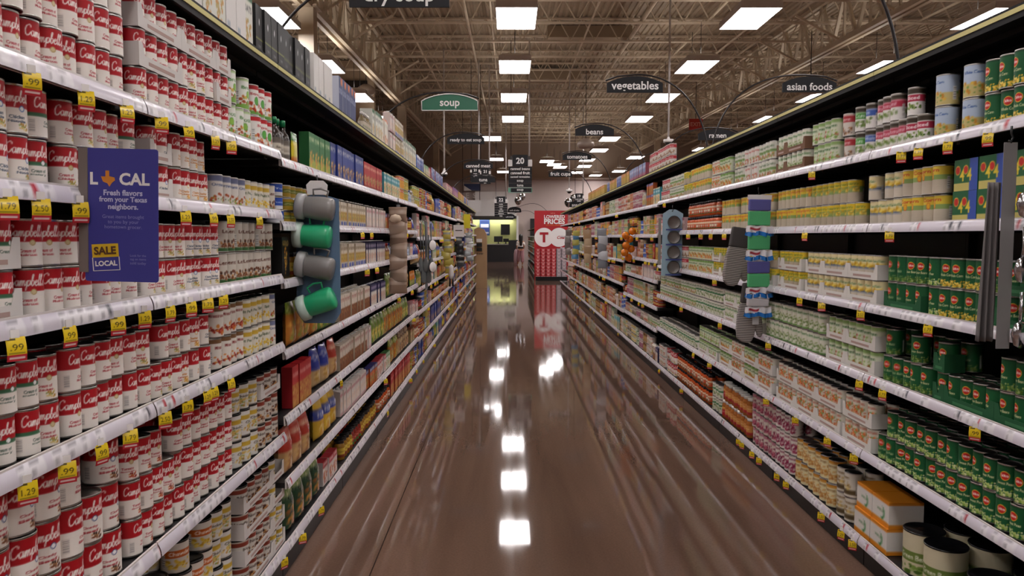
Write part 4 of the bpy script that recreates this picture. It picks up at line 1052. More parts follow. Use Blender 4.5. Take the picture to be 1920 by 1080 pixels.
# cardboard trays round the feet of stacked cans
_tm = {}
tray_no = {}
for side, z0, z1, h, k, lay, col in trays:
    if z0 > 9.5: continue
    n = round((z1 - z0) / k['step'])
    for q in range(lay):
        hh = h + q * (k['H'] + .0012)
        if side == 'left' and lay == 3 and random.random() < .4: continue
        if side == 'right' and col != '#7a5a45' and q == lay - 1 and random.random() < .35: continue
        Wd = z1 - z0 - .001
        key = (round(Wd, 3), k['R'], k['H'], col)
        if key not in _tm:
            mb = MB(); fh = k['H'] * .30; d = 2 * k['R'] + .004; t = .0014; sh_ = k['H'] * .62
            # front with raised corners
            pts = [(-Wd / 2, 0), (Wd / 2, 0), (Wd / 2, sh_), (Wd / 2 - .022, sh_), (Wd / 2 - .034, fh), (-Wd / 2 + .034, fh), (-Wd / 2 + .022, sh_), (-Wd / 2, sh_)]
            V = [(x, p[0], p[1]) for x in (.0, t) for p in pts]; N = len(pts)
            F = [tuple(range(N))[::-1], tuple(range(N, 2 * N))] + [(i, (i + 1) % N, (i + 1) % N + N, i + N) for i in range(N)]
            mb.add(V, F, M['card'], C(col))
            mb.box(t, t + .0004, -Wd * .3, Wd * .3, fh * .3, fh * .62, M['card'], '#b59a92' if col != '#225a38' else '#3f7a50')
            for s_ in (-1, 1):
                y = s_ * (Wd / 2); mb.box(-d, 0, min(y, y - s_ * t * .3), max(y, y - s_ * t * .3), 0, sh_, M['card'], col)
            _tm[key] = mb.mesh('cardboard_tray')
        x = (XL - .018 + .0006) if side == 'left' else (XR + .018 - .0006)
        cname = {'#d9d4d0': 'white', '#d6d0cc': 'pale grey', '#225a38': 'green', '#dcd8d2': 'white', '#7a5a45': 'brown'}[col]
        lv = l_levels(z0 + .1) if side == 'left' else r_levels(z0 + .1)
        li = min(range(len(lv)), key=lambda i: abs(lv[i] - .01 - h))
        kk = (side, li, q, cname); tray_no[kk] = tray_no.get(kk, 0) + 1
        o = link('cardboard_tray', _tm[key], None, (x, (z0 + z1) / 2, hh + .0009), (0, 0, 0 if side == 'left' else PI))
        tag(o, '%s cardboard tray round cans, %s in %s layer on %s %s shelf' % (cname, ordinal(tray_no[kk]), ['lowest', 'second', 'third', 'fourth'][q], side, LEVEL_WORDS[li]), 'tray', 'cardboard trays on the %s shelves' % side)

# ------------------------------------------------------------------ yellow sale tags hanging from the price rails
def tag_mesh(txt):
    mb = MB()
    W = .036; H = .047
    a = Art(40, 54, '#e3c524')
    a.rect(0, 1, 0, .26, '#c4323c'); a.rect(.12, .88, .09, .17, '#e8c8c8')
    a.rect(.1, .5, .84, .92, '#4a4020'); a.text(txt, .5, .56, .66, .26, '#4a4020', .0)
    a.rect(.1, .9, .3, .34, '#8a7a2a')
    c = sample(a.out(), 40, 30)
    for sg in (1, -1):
        P = np.zeros((40, 30, 3)); y = np.linspace(-W / 2, W / 2, 30); z = np.linspace(-H, 0, 40)
        P[..., 1] = y[None] * 1.0; P[..., 2] = z[:, None]; P[..., 0] = .0006 * sg + (.004 * np.sin(np.linspace(0, PI, 40)))[:, None]
        if sg < 0: P = P[:, ::-1]; mb.grid(P, c[:, ::-1], M['gloss'])
        else: mb.grid(P, c, M['gloss'])
    mb.box(-.001, .0015, -.008, .008, -.002, .014, M['gloss'], '#e8e4e0')
    return mb.mesh('sale_tag')
tms = [tag_mesh(t) for t in ('1.79', '2.50', '1.29', '.99')]
TAGS_L = {5: [60, 160, 235, 300, 350, 400, 430], 4: [5, 68, 142, 340, 392, 425, 480], 3: [8, 112, 205, 257, 306, 346, 378, 408], 2: [20, 98, 165, 222, 290, 334, 372, 386, 418], 1: [], 0: [515]}
TAGS_R = {5: [1855, 1780, 1725, 1692, 1525], 4: [1675, 1515, 1390, 1362], 3: [1755, 1625, 1550, 1508, 1345], 2: [1852, 1672, 1627, 1450, 1357], 1: [1620, 1568, 1505, 1448, 1338], 0: [1622, 1600, 1560, 1490, 1472, 1437, 1423, 1403, 1396, 1285]}
tagc = {}
def put_tag(side, lev, z, swing):
    lv = l_levels(z) if side == 'left' else r_levels(z)
    if lev >= len(lv): return
    h = lv[lev]
    o = link('sale_tag', random.choice(tms))
    x = XL + .016 if side == 'left' else XR - .016
    face = 0 if side == 'left' else PI
    o.location = (x, z, h - .036); o.rotation_euler = (0, random.uniform(-.12, .02), face + (-swing if side == 'left' else swing))
    if side == 'left' and False: pass
    k_ = (side, lev); tagc.setdefault(k_, []).append((z, o))
for lev, ps in TAGS_L.items():
    for p in ps: put_tag('left', lev, zl(p), random.uniform(.25, .9))
for lev, ps in TAGS_R.items():
    for p in ps: put_tag('right', lev, zr(p), random.uniform(.5, 1.1))
for z in np.arange(3.5, 19, .17):
    for side in ('left', 'right'):
        if side == 'right' and z < 6: continue
        if random.random() < .75: put_tag(side, random.randrange(6), float(z) + random.uniform(-.05, .05), random.uniform(.2, 1.2))
for (side, lev), lst in tagc.items():
    for i, (z, o) in enumerate(sorted(lst, key=lambda t: t[0])):
        tag(o, 'yellow and red sale tag, %s from the camera under the %s %s price rail' % (ordinal(i + 1), side, LEVEL_WORDS[lev]), 'price tag', 'sale tags on the price rails')

#%%SECOND
# ------------------------------------------------------------------ the building
SLOPE = .0235
def roof(y): return 6.0 + SLOPE * y          # underside of the joists
WX0, WX1, WY0, WY1 = -20.0, 22.0, -16.0, 48.6
mb = MB(); mb.add([(WX0, WY0, 0), (WX1, WY0, 0), (WX1, WY1, 0), (WX0, WY1, 0)], [(0, 1, 2, 3)], M['floor']); tag(mb.build('floor'), kind='structure')

mdeck = mat_flat('roof_deck_paint', '#b0a08a', .6, noise=.1, scale=2)
mb = MB(); pitch = .152
xs = np.arange(-14.4, 19, pitch)
for x in xs:
    for (a, b, za, zb) in ((0, .06, 0, 0), (.06, .076, 0, .038), (.076, .136, .038, .038), (.136, .152, .038, 0)):
        v = [(x + a, WY0, roof(WY0) + .62 + za), (x + b, WY0, roof(WY0) + .62 + zb), (x + b, WY1, roof(WY1) + .62 + zb), (x + a, WY1, roof(WY1) + .62 + za)]
        mb.add(v, [(0, 3, 2, 1)], mdeck)
mb.add([(WX0, WY0, roof(WY0) + .68), (WX1, WY0, roof(WY0) + .68), (WX1, WY1, roof(WY1) + .68), (WX0, WY1, roof(WY1) + .68)], [(0, 3, 2, 1)], mdeck)
ceiling = tag(mb.build('ceiling'), kind='structure')

# open web joists, one proto, repeated
def joist_mesh(x0, x1):
    mb = MB(); T = M['truss']
    for y in (-.028, .028):
        mb.bar((x0, y, .02), (x1, y, .02), .045, .04, T)
        mb.bar((x0, y, .58), (x1, y, .58), .05, .045, T)
    p = .62; x = x0; n = int((x1 - x0) / p)
    for i in range(n):
        a = x0 + i * p
        mb.bar((a, 0, .58), (a + p / 2, 0, .03), .026, .026, T)
        mb.bar((a + p / 2, 0, .03), (a + p, 0, .58), .026, .026, T)
    return mb.mesh('roof_joist')
GX1, GX2 = -3.7, 7.5
jm = [joist_mesh(-14, GX1), joist_mesh(GX1, GX2), joist_mesh(GX2, 18)]
ji = 0
for y in np.arange(16.4 - 1.89 * 9, 48, 1.89):
    for m_ in jm:
        o = link('roof_joist', m_, ceiling, (0, float(y), roof(y)))
# bridging and pipes that run with the aisle
for x in (-2.4, -.4, 1.9, 4.6, 6.4, 9.5, 12, -6, -9):
    mb = MB(); mb.bar((x, 0, roof(0) + .06), (x, 48, roof(48) + .06), .035, .035, M['truss']); mb.build('bridging_bar', ceiling)
for x, r, dz in ((-.95, .035, -.02), (3.1, .05, .1), (5.6, .03, -.05), (10.5, .06, -.1)):
    mb = MB(); mb.tube([(x, 0, roof(0) + dz), (x, 24, roof(24) + dz), (x, 48, roof(48) + dz)], r, M['truss'], 10); mb.build('ceiling_pipe', ceiling)
for y, x0, x1 in ((14.6, .9, 2.6), (20.5, 1.0, 3.2), (26.5, .6, 2.4)):
    mb = MB(); mb.box(x0, x1, y, y + .7, roof(y) + .2, roof(y) + .5, flat('#a08d78', .6)); mb.build('ceiling_duct', ceiling)
# main girders on columns
gi = 0
for gx, hb in ((GX1, 5.38), (GX2, 5.45)):
    for seg, (ya, yb) in enumerate(((-10.6, 2.0), (2.0, 14.5), (14.5, 27.0), (27.0, 39.5), (39.5, 48.5))):
        mb = MB(); T = M['truss']
        zb = lambda y: hb + SLOPE * y
        zt = lambda y: roof(y) + .58
        for xo in (-.08, .08):
            mb.bar((gx + xo, ya, zb(ya)), (gx + xo, yb, zb(yb)), .09, .11, T)
            mb.bar((gx + xo, ya, zt(ya)), (gx + xo, yb, zt(yb)), .09, .11, T)
        y = ya; p = 1.25; n = int((yb - ya) / p + .5); p = (yb - ya) / n
        for i in range(n):
            a = ya + i * p
            mb.bar((gx, a, zb(a)), (gx, a + p / 2, zt(a + p / 2)), .07, .07, T)
            mb.bar((gx, a + p / 2, zt(a + p / 2)), (gx, a + p, zb(a + p)), .07, .07, T)
            mb.bar((gx, a + p / 2, zb(a + p / 2)), (gx, a + p / 2, zt(a + p / 2)), .05, .05, T)
            if i % 2 == 0:
                s_ = 1 if gx < 0 else -1
                mb.bar((gx, a + p / 2, zb(a)), (gx + s_ * 1.1, a + p / 2, roof(a) + .03), .045, .045, T)
        mb.build('girder', ceiling)
    for y in ((14.5, 27.0, 39.5) if gx < 0 else (39.5,)):
        ci = mb = MB(); mb.box(gx - .14, gx + .14, y - .14, y + .14, 0, hb + SLOPE * y + .1, M['truss'])
        mb.box(gx - .22, gx + .22, y - .22, y + .22, hb + SLOPE * y - .05, hb + SLOPE * y - .02, M['truss'])
        gi += 1
        o = mb.build('column'); tag(o, kind='structure')

# walls
mwall = mat_flat('pale_wall', '#cdbcb6', .6, noise=.03, scale=1)
mbright = mat_flat('white_wall', '#efe9e6', .6)
mupper = mat_flat('taupe_wall', '#b3a294', .6)
def wall_box(name, *a, mat=mwall):
    mb = MB(); mb.box(*a, mat); return tag(mb.build(name), kind='structure')
wall_box('wall_back', WX0, WX1, 48.6, 48.8, 0, 5.05)
wall_box('wall_back_upper', WX0, WX1, 48.2, 48.8, 5.05, 8.2, mat=mupper)
wall_box('wall_left', WX0 - .2, WX0, WY0, WY1, 0, 8)
wall_box('wall_right', WX1, WX1 + .2, WY0, WY1, 0, 8)
wall_box('wall_front', WX0, WX1, WY0 - .2, WY0, 0, 7)
wall_box('wall_mezzanine', WX0, -4.4, 25.5, 25.8, 0, 7.2, mat=mat_flat('tan_wall', '#a08c78', .6))
mb = MB(); mb.box(-9, -4.6, 25.44, 25.5, 6.05, 6.55, flat('#1c1a1c', .2))
for x in (-8, -7, -6, -5.2): mb.box(x - .02, x + .02, 25.42, 25.44, 6.05, 6.55, M['charcoal'])
tag(mb.build('window_1'), kind='structure')
wall_box('trim_1', -9, -4.6, 25.36, 25.5, 5.85, 5.97, mat=M['whitemetal'])

# ------------------------------------------------------------------ ceiling lights
def light_proto():
    root = link('ceiling_light', None)
    mb = MB()
    mb.box(-.34, .34, -.66, .66, .03, .10, M['whitemetal'])
    V = [(-.34, -.66, .10), (.34, -.66, .10), (.34, .66, .10), (-.34, .66, .10), (-.26, -.6, .15), (.26, -.6, .15), (.26, .6, .15), (-.26, .6, .15)]
    mb.add(V, [(0, 1, 5, 4), (1, 2, 6, 5), (2, 3, 7, 6), (3, 0, 4, 7), (4, 5, 6, 7)], M['whitemetal'])
    for s_ in (-1, 1): mb.box(s_ * .34 - .006, s_ * .34 + .006, -.66, .66, -.012, .03, M['whitemetal']); mb.box(-.34, .34, s_ * .66 - .006, s_ * .66 + .006, -.012, .03, M['whitemetal'])
    mb.build('housing', root)
    mb = MB(); mb.box(-.33, .33, -.65, .65, .0, .028, M['diffuser'])
    mb.build('diffuser', root)
    mb = MB(); mb.box(-.2, .2, -.55, .55, .151, .156, M['ceiling_fill']); mb.build('added_ceiling_fill', root)  # added glowing panel that throws fill light up at the roof deck
    for s_ in (-1, 1):
        mb = MB(); mb.tube([(0, s_ * .4, .2), (0, s_ * .4, .85)], .006, M['rod'], 6); mb.build('hanger', root)
    return root
lp = light_proto(); first = True
LH = 5.2
spots = []
for k in range(-6, 4):
    y = 13.4 + 3.75 * k
    for x, rn in ((-8.2, 'far left'), (-4.05, 'left'), (.12, 'aisle'), (4.08, 'right'), (8.2, 'far right')):
        spots.append((x, y, LH, rn))
for px, y in ((-.65, 29.5), (-.62, 37.3), (-.35, 44.5), (3.8, 29.6), (3.85, 33.5), (3.75, 37.6), (3.95, 41), (3.9, 45), (5.2, 47), (1.85, 38.3), (2.3, 40.0), (2.7, 41.5), (5.9, 36.5), (6.2, 44), (8.2, 28.5), (8.2, 33), (12.4, 22), (12.4, 30), (12.4, 38)):
    spots.append((px, y, LH, 'distant'))
cn = {}
for x, y, h, rn in sorted(spots, key=lambda s: s[1]):
    o = lp if first else copy_tree(lp); first = False
    o.location = (x, y, h)
    cn[rn] = cn.get(rn, 0) + 1
    lab = {'far left': 'bright rectangular ceiling light, %s in the far left row', 'left': 'bright rectangular ceiling light, %s in the row over the left shelving', 'aisle': 'bright rectangular ceiling light, %s in the row over the aisle', 'right': 'bright rectangular ceiling light, %s in the row over the right shelving', 'far right': 'bright rectangular ceiling light, %s in the far right row', 'distant': 'small bright ceiling light at the far end, %s nearest of that cluster'}[rn] % ordinal(cn[rn])
    tag(o, lab, 'ceiling light', 'ceiling light fixtures')

# ------------------------------------------------------------------ hanging category signs on bent rods
def arch_sign(text, cx, y, hb, wdt=.62, green=False, side='left', rod_from=None, rod_end=None, label=None):
    root = thing('category_sign', label, 'sign', (cx, y, hb))
    h0 = wdt * .165; h1 = wdt * .29
    pts = [(-wdt / 2, 0), (wdt / 2, 0), (wdt / 2, h0)]
    for i in range(1, 16):
        t = i / 16; pts.append((wdt / 2 - wdt * t, h0 + (h1 - h0) * math.sin(t * PI) ** .8))
    pts.append((-wdt / 2, h0))
    mb = MB(); mb.prism(pts, -.008, .008, M['signgreen'] if green else M['sign']); mb.build('sign_board', root)
    if green:
        mb = MB(); P = [(p[0], -.011, p[1]) for p in pts]; mb.tube(P + [P[0]], .006, M['whitetext'], 6); mb.build('border', root)
    wt = min(wdt * .84, wdt * .088 * len(text))
    text_obj(text, wt, 'lettering', M['whitetext'], root, (0, -.0115, h0 * .62), bold=.018)
    # bent rod from the top of the shelving up and over the sign
    gx = rod_from if rod_from is not None else (-1.53 if side == 'left' else 2.16)
    s_ = 1 if side == 'left' else -1
    top = hb + h1 + .012
    P = []
    x_a = gx; z_a = DECK
    p0 = (gx, z_a); p1 = (gx + s_ * .02, z_a + (top - z_a) * .75); p2 = (gx + s_ * .45, top + .06); p3 = (cx + s_ * wdt * .1, top)
    for i in range(20):
        t = i / 19; b = [(1 - t) ** 3, 3 * t * (1 - t) ** 2, 3 * t * t * (1 - t), t ** 3]
        P.append((sum(bb * p[0] for bb, p in zip(b, (p0, p1, p2, p3))), y + .014, sum(bb * p[1] for bb, p in zip(b, (p0, p1, p2, p3)))))
    end = cx + s_ * wdt * .52
    P.append(((P[-1][0] + end) / 2, y + .014, top - .012)); P.append((end, y + .014, hb + h0 + .03))
    mb = MB(); mb.tube(P, .009, M['rod'], 8)
    mb.V = [v - np.array([cx, y, hb]) for v in mb.V]
    mb.build('bent_rod', root)
    return root
arch_sign('dry soup', -.66, 4.75, 2.875, wdt=.60, label='black arched sign reading dry soup, cut off by the top of the picture')
arch_sign('soup', -.637, 8.4, 2.85, wdt=.60, green=True, label='green arched sign with white border reading soup')
arch_sign('ready to eat soup', -.70, 12.6, 2.99, wdt=.60, label='black arched sign reading ready to eat soup, beyond the green sign')
arch_sign('canned meat', -.64, 16.1, 2.90, wdt=.60, label='black arched sign reading canned meat')
arch_sign('tuna', -.65, 19.4, 2.85, wdt=.60, label='small far black arched sign reading tuna')
arch_sign('fruit', 1.33, 4.3, 3.05, wdt=.60, side='right', label='black arched sign hung just above the frame over the right shelving')
arch_sign('vegetables', 1.344, 8.4, 3.04, wdt=.60, side='right', label='black arched sign reading vegetables')
arch_sign('beans', 1.32, 12.1, 3.06, wdt=.60, side='right', label='black arched sign reading beans')
arch_sign('tomatoes', 1.40, 16.1, 3.08, wdt=.60, side='right', label='black arched sign reading tomatoes')
arch_sign('fruit cups', 1.30, 19.8, 3.02, wdt=.60, side='right', label='black arched sign reading fruit cups')
arch_sign('asian foods', 3.33, 8.7, 3.10, wdt=.60, side='left', rod_from=2.24, label='black arched sign reading asian foods, behind the right shelving')
arch_sign('ramen', 3.2, 12.0, 2.98, wdt=.60, side='left', rod_from=2.24, label='black arched sign reading ramen, behind the right shelving')
arch_sign('rice & beans', 3.2, 16.1, 3.05, wdt=.56, side='left', rod_from=2.24, label='black arched sign reading rice & beans, behind the right shelving')
o = arch_sign('', 3.2, 4.4, 3.2, wdt=.60, side='left', rod_from=2.24, label='x') if False else None

# aisle number sign
def aisle_sign(num, items, x, y, htop, wdt, label, last=False):
    root = thing('aisle_sign', label, 'sign', (x, y, htop))
    s = wdt / .6
    mb = MB(); mb.box(-.2 * s, .2 * s, -.03, .03, -.29 * s, 0, M['sign']); mb.build('number_board', root)
    text_obj(num, .24 * s, 'number', M['whitetext'], root, (0, -.033, -.15 * s), height=.16 * s, bold=.03)
    n = len(items); rh = .106 * s
    for i, it in enumerate(items):
        z1 = -.30 * s - i * rh - (.02 * s if (last and i == n - 1) else 0)
        mb = MB(); mb.box(-.3 * s, .3 * s, -.014, .014, z1 - rh + .006, z1, M['sign'])
        bd = mb.build('category_board', root)
        if last and i == n - 1:
            mb = MB(); z0 = z1 - rh + .006
            for a in ((-.31, .31, z0 - .02, z0), (-.31, .31, z1, z1 + .02)): mb.box(a[0] * s, a[1] * s, -.016, .016, a[2], a[3], flat('#8fa59a', .4))
            for a in ((-.31, -.24), (.29, .31)): mb.box(a[0] * s, a[1] * s, -.016, .016, z0 - .001, z1 + .001, flat('#5f9a80', .4))
            mb.build('frame', bd)
        if it: text_obj(it, min(.5, .042 * len(it)) * s, 'lettering', M['whitetext'], bd, (0, -.017, z1 - rh / 2), bold=.02)
    mb = MB()
    for sx in (-1, 1): mb.box(min(sx * .2, sx * .31) * s, max(sx * .2, sx * .31) * s, -.01, .01, -.29 * s, -.12 * s, M['white'])
    mb.build('side_bracket', root)
    for sx in (-1, 1):
        mb = MB(); mb.box(sx * .235 * s - .02, sx * .235 * s + .02, -.02, .02, -.12 * s, -.03 * s, M['rod'])
        mb.tube([(sx * .235 * s, 0, -.03 * s), (sx * .235 * s, 0, roof(y) - htop + .02)], .008 if sx < 0 else .022, M['whitemetal'] if sx > 0 else M['rod'], 8); mb.build('hanging_rod', root)
    return root
aisle_sign('20', ['canned beans', 'canned fruit', 'canned vegetables', 'soup', 'tuna', 'soup'], .28, 20.08, 3.60, .6, 'black hanging aisle sign with number 20 and its list of goods', True)
aisle_sign('21', ['cereal', 'oatmeal', 'bars', 'syrup', 'jam'], -.72, 23.2, 3.52, .33, 'narrow black aisle sign numbered 21, left of the 20 sign')
aisle_sign('21', ['bread', 'rolls', 'buns', 'jelly', 'honey'], -.98, 22.4, 3.48, .28, 'narrow black aisle sign numbered 21, leftmost of the pair')
aisle_sign('22', ['soda', 'water', 'tea', 'juice', 'mixers', 'ice'], -.33, 31.0, 3.1, .52, 'dark far aisle sign with long list beside the white hanging board')
aisle_sign('19', ['pasta sauce', 'pasta'], 2.78, 31.0, 3.22, .40, 'black aisle sign with number 19 near the right shelving end')
root = thing('hanging_board', 'plain white rectangular board hanging far left of the aisle end', 'board', (-1.62, 33.0, 2.55))
mb = MB(); mb.box(-.4, .42, -.03, .03, 0, .5, M['white']); mb.build('panel', root)
mb = MB(); mb.tube([(-.35, 0, .5), (-.35, 0, roof(33) - 2.5)], .012, M['rod'], 6); mb.build('hanging_rod', root)
mb = MB(); mb.tube([(.37, 0, .5), (.37, 0, roof(33) - 2.5)], .012, M['rod'], 6); mb.build('hanging_rod', root)

def dome_camera(x, y, hb, lab, wide=False):
    root = thing('security_camera', lab, 'security camera', (x, y, hb))
    mb = MB(); mb.tube([(0, 0, .12), (0, 0, roof(y) - hb + .02)], .02, M['whitemetal'], 10); mb.build('rod', root)
    mb = MB(); mb.lathe([(.075, .03), (.09, .035), (.085, .06), (.05, .1), (.025, .16), (.02, .2)] if not wide else [(.1, .03), (.1, .09), (.03, .1), (.02, .14)], M['white'], 20); mb.build('housing', root)
    mb = MB(); mb.lathe([(.001, -.03), (.035, -.022), (.058, .0), (.064, .03)], M['black'], 20); mb.build('dome', root)
dome_camera(-1.75, 21, 3.14, 'white bell-shaped security camera on a rod over the left shelving end')
dome_camera(1.85, 24, 2.86, 'white flat security camera on a long rod right of the 20 sign', True)
dome_camera(3.18, 15.6, 3.35, 'security camera rod above the rice and beans sign', True)

def dome_light(x, y, h, lab):
    root = thing('pendant_dome', lab, 'ceiling fixture', (x, y, h))
    mb = MB(); mb.lathe([(.001, 0), (.2, .02), (.27, .1), (.25, .2), (.1, .3)], flat('#a59488', .4), 24); mb.build('globe', root)
    mb = MB(); mb.tube([(0, 0, .3), (0, 0, roof(y) - h + .02)], .01, M['rod'], 6); mb.build('cable', root)
dome_light(-4.1, 22.5, 5.55, 'pale round dome fixture hanging above the far left shelving')
dome_light(2.35, 24, 5.1 - .9, 'pale round dome fixture just below the beans sign')
dome_light(1.9 + 5.4, 19.0, 4.95, 'pale round dome fixture under the asian foods sign')

# arched signs of the soft drinks area beyond
for x, y, hb, t, wd, lab in ((.24, 36, 2.62, 'soft drinks', .64, 'far black arched sign left of the red display, upper one'), (.02, 40, 2.42, 'soft drinks', .56, 'far black arched sign left of the red display, lower one'), (2.9, 33, 2.75, 'snacks', .7, 'far black arched sign behind the red display, upper one'), (2.6, 38, 2.45, 'snacks', .7, 'far black arched sign behind the red display, lower one')):
    root = thing('category_sign', lab, 'sign', (x, y, hb))
    pts = [(-wd / 2, .02), (-wd / 2 + .05, 0), (wd / 2 - .05, 0), (wd / 2, .02), (wd / 2 - .02, .16)] + [(wd / 2 * math.cos(a) * .9, .16 + .1 * math.sin(a)) for a in np.linspace(.2, PI - .2, 9)] + [(-wd / 2 + .02, .16)]
    mb = MB(); mb.prism(pts, -.01, .01, M['sign']); mb.build('sign_board', root)
    text_obj(t, wd * .7, 'lettering', M['whitetext'], root, (0, -.013, .1), bold=.018)
    mb = MB(); P = [(wd * .4 + 1.6 * (i / 14), 0.02, .26 + .25 * math.sin(i / 14 * PI * .75 + .1) - .9 * (i / 14) ** 3) for i in range(15)]
    mb.tube([(-.1, .02, .25)] + P, .011, M['rod'], 6); mb.build('bent_rod', root)

# shiny balloons over the far displays
def balloon(x, y, h, s, lab):
    mb = MB()
    for j, (dx, dz, r) in enumerate(((0, 0, .2),)):
        mb.lathe([(.001, -r * 1.25), (r * .5, -r), (r * .92, -r * .35), (r, .1 * r), (r * .8, r * .65), (r * .4, r * .95), (.001, r)], M['chrome'], 18, center=(0, 0, 0))
    o = mb.build('foil_balloon', None, (x, y, h)); o.scale = (s, s, s); tag(o, lab, 'balloon', 'foil balloons')
balloon(.42, 37, 3.22, .9, 'silver foil balloon above the far soft drinks sign, left one')
balloon(.62, 37.2, 3.42, .8, 'silver foil balloon above the far soft drinks sign, upper one')
balloon(2.55, 33.5, 2.98, .9, 'silver foil balloon left above the red display')
balloon(2.8, 33.9, 3.2, .8, 'silver foil balloon right above the red display')

# exit sign
o = None
root = thing('exit_sign', 'small red lit exit sign among the right roof trusses', 'sign', (6.2, 26, 5.05))
mb = MB(); mb.box(-.22, .22, -.03, .03, 0, .36, flat('#c83a34', .4)); mb.build('sign_box', root)
mb = MB(); mb.tube([(0, 0, .36), (0, 0, roof(26) - 5.0)], .01, M['rod'], 6); mb.build('hanging_rod', root)
text_obj('EXIT', .36, 'lettering', flat('#f0b8b0', .4), root, (0, -.032, .18), bold=.02)

# big wall lettering and banner far left
root = thing('wall_lettering', 'large pale letters GES high on the far wall', 'sign', (-2.55, 48.15, 3.75))
for i, ch in enumerate('GES'):
    text_obj(ch, None, 'letter', flat('#efe6e0', .4), root, (-.45 + i * .42, 0, .3), height=.34, bold=.02)
root = thing('wall_banner', 'blue wall banner with white triangle, above the far letters', 'banner', (-2.2, 48.1, 4.34))
mb = MB(); mb.box(-.6, .42, 0, .03, 0, .42, flat('#3a4670', .5)); mb.build('banner', root)
mb = MB(); mb.add([(-.6, -.004, .0), (-.1, -.004, .0), (-.6, -.004, .32)], [(0, 1, 2)], M['whitetext']); mb.build('triangle', root)
wall_box('wall_white_bay', -2.12, .45, 48.3, 48.55, 2.78, 4.3, mat=mbright)

# ------------------------------------------------------------------ service counter at the far end
mlime = mat_flat('lime_wall', '#c6cb84', .5)
wall_box('wall_lime', -2.7, .46, 48.25, 48.58, 0, 2.72, mat=mlime)
wall_box('trim_2', -2.75, .52, 47.85, 48.25, 2.62, 2.78, mat=flat('#3a342f', .5))
wall_box('trim_3', .44, .56, 47.4, 48.2, 0, 2.78, mat=M['white'])
wall_box('trim_4', 1.3, 2.6, 47.9, 48.4, 0, 2.62, mat=M['charcoal'])
root = thing('valance_lamp', 'slim strip lamp under the dark valance over the lime wall', 'lamp', (-1.1, 48.0, 2.56))
mb = MB(); mb.box(-1.4, 1.3, -.05, .05, 0, .03, M['diffuser']); mb.build('tube', root)
mb = MB(); mb.box(-1.45, 1.35, -.06, -.052, -.01, .06, M['charcoal']); mb.box(-1.45, 1.35, -.052, .1, .031, .06, M['charcoal']); mb.build('housing', root)
root = thing('service_counter', 'long black service counter in front of the lime wall', 'counter', (-.75, 46.2, 0))
mb = MB(); mb.box(-.8, 1.25, 0, .7, 0, 1.02, M['charcoal']); mb.box(.7, 1.25, -.02, .7, 1.02, 1.3, M['charcoal']); mb.build('front_panel', root)
mb = MB(); mb.box(-.86, .7, -.06, .75, 1.02, 1.07, flat('#9a938c', .3)); mb.build('worktop', root)
def monitor(x, y, z, w_, h_, lab, tilt=0):
    root = thing('monitor', lab, 'monitor', (x, y, z), (0, 0, tilt))
    mb = MB(); mb.box(-w_ / 2, w_ / 2, -.03, .03, .12, .12 + h_, M['black']); mb.build('screen', root)
    mb = MB(); mb.box(-.03, .03, 0, .06, .01, .2, M['black']); mb.box(-.14, .14, -.08, .12, 0, .015, M['black']); mb.build('stand', root)
monitor(-.66, 46.5, 1.07, .52, .34, 'black monitor on the far counter')
monitor(-.2, 46.5, 1.07, .34, .2, 'small black terminal on the far counter beside the monitor', .3)
root = thing('wall_screen', 'black square screen mounted above the far counter', 'screen', (-.23, 48.0, 1.92), (0, 0, .3))
mb = MB(); mb.box(-.3, .26, -.04, .04, -.3, .35, M['black']); mb.build('screen', root)
mb = MB(); mb.tube([(0, .04, 0), (0, .2, 0)], .03, M['rod'], 8); mb.build('wall_bracket', root)
root = thing('wall_poster', 'blue and white poster on the lime wall', 'poster', (-1.53, 48.2, 1.6))
mb = MB()
a = Art(40, 56, '#3f5a8f'); a.rect(.08, .92, .5, .72, '#e0e0ea'); a.rect(.08, .92, .1, .2, '#d8d8e4'); a.rect(.08, .92, .3, .42, '#4a4f9a'); a.rect(.05, .95, .78, .95, '#2c3f70')
c = sample(a.out(), 56, 40); P = np.zeros((56, 40, 3)); P[..., 0] = np.linspace(-.3, .3, 40)[None]; P[..., 2] = np.linspace(0, .95, 56)[:, None]; P[..., 1] = -.02
mb.grid(P, c, M['paper'], False); mb.box(-.32, .32, -.015, .0, -.02, .97, flat('#5f7a70', .5)); mb.build('sheet', root)

# kraft cardboard stand at the left shelving end
root = thing('cardboard_stand', 'tall kraft cardboard floor display at the end of the left shelving', 'display stand', (-.86, 22.75, 0))
mk = mat_flat('kraft', '#b08d68', .8, noise=.05, scale=6)
mb = MB(); mb.prism([(-.17, 0), (.2, 0), (.2, 1.55), (.12, 1.72), (-.05, 1.78), (-.17, 1.72)], -.02, .25, mk); mb.build('stand_body', root)
text_obj('Kroger', .2, 'lettering', M['black'], root, (0.0, -.024, 1.0), bold=.02, shear=.3)
for i in range(3):
    mb = MB(); mb.box(-.1, .06, -.07, -.021, 1.08 + i * .13, 1.18 + i * .13, M['black'] if i < 2 else M['whitemetal']); mb.build('small_pack', root)

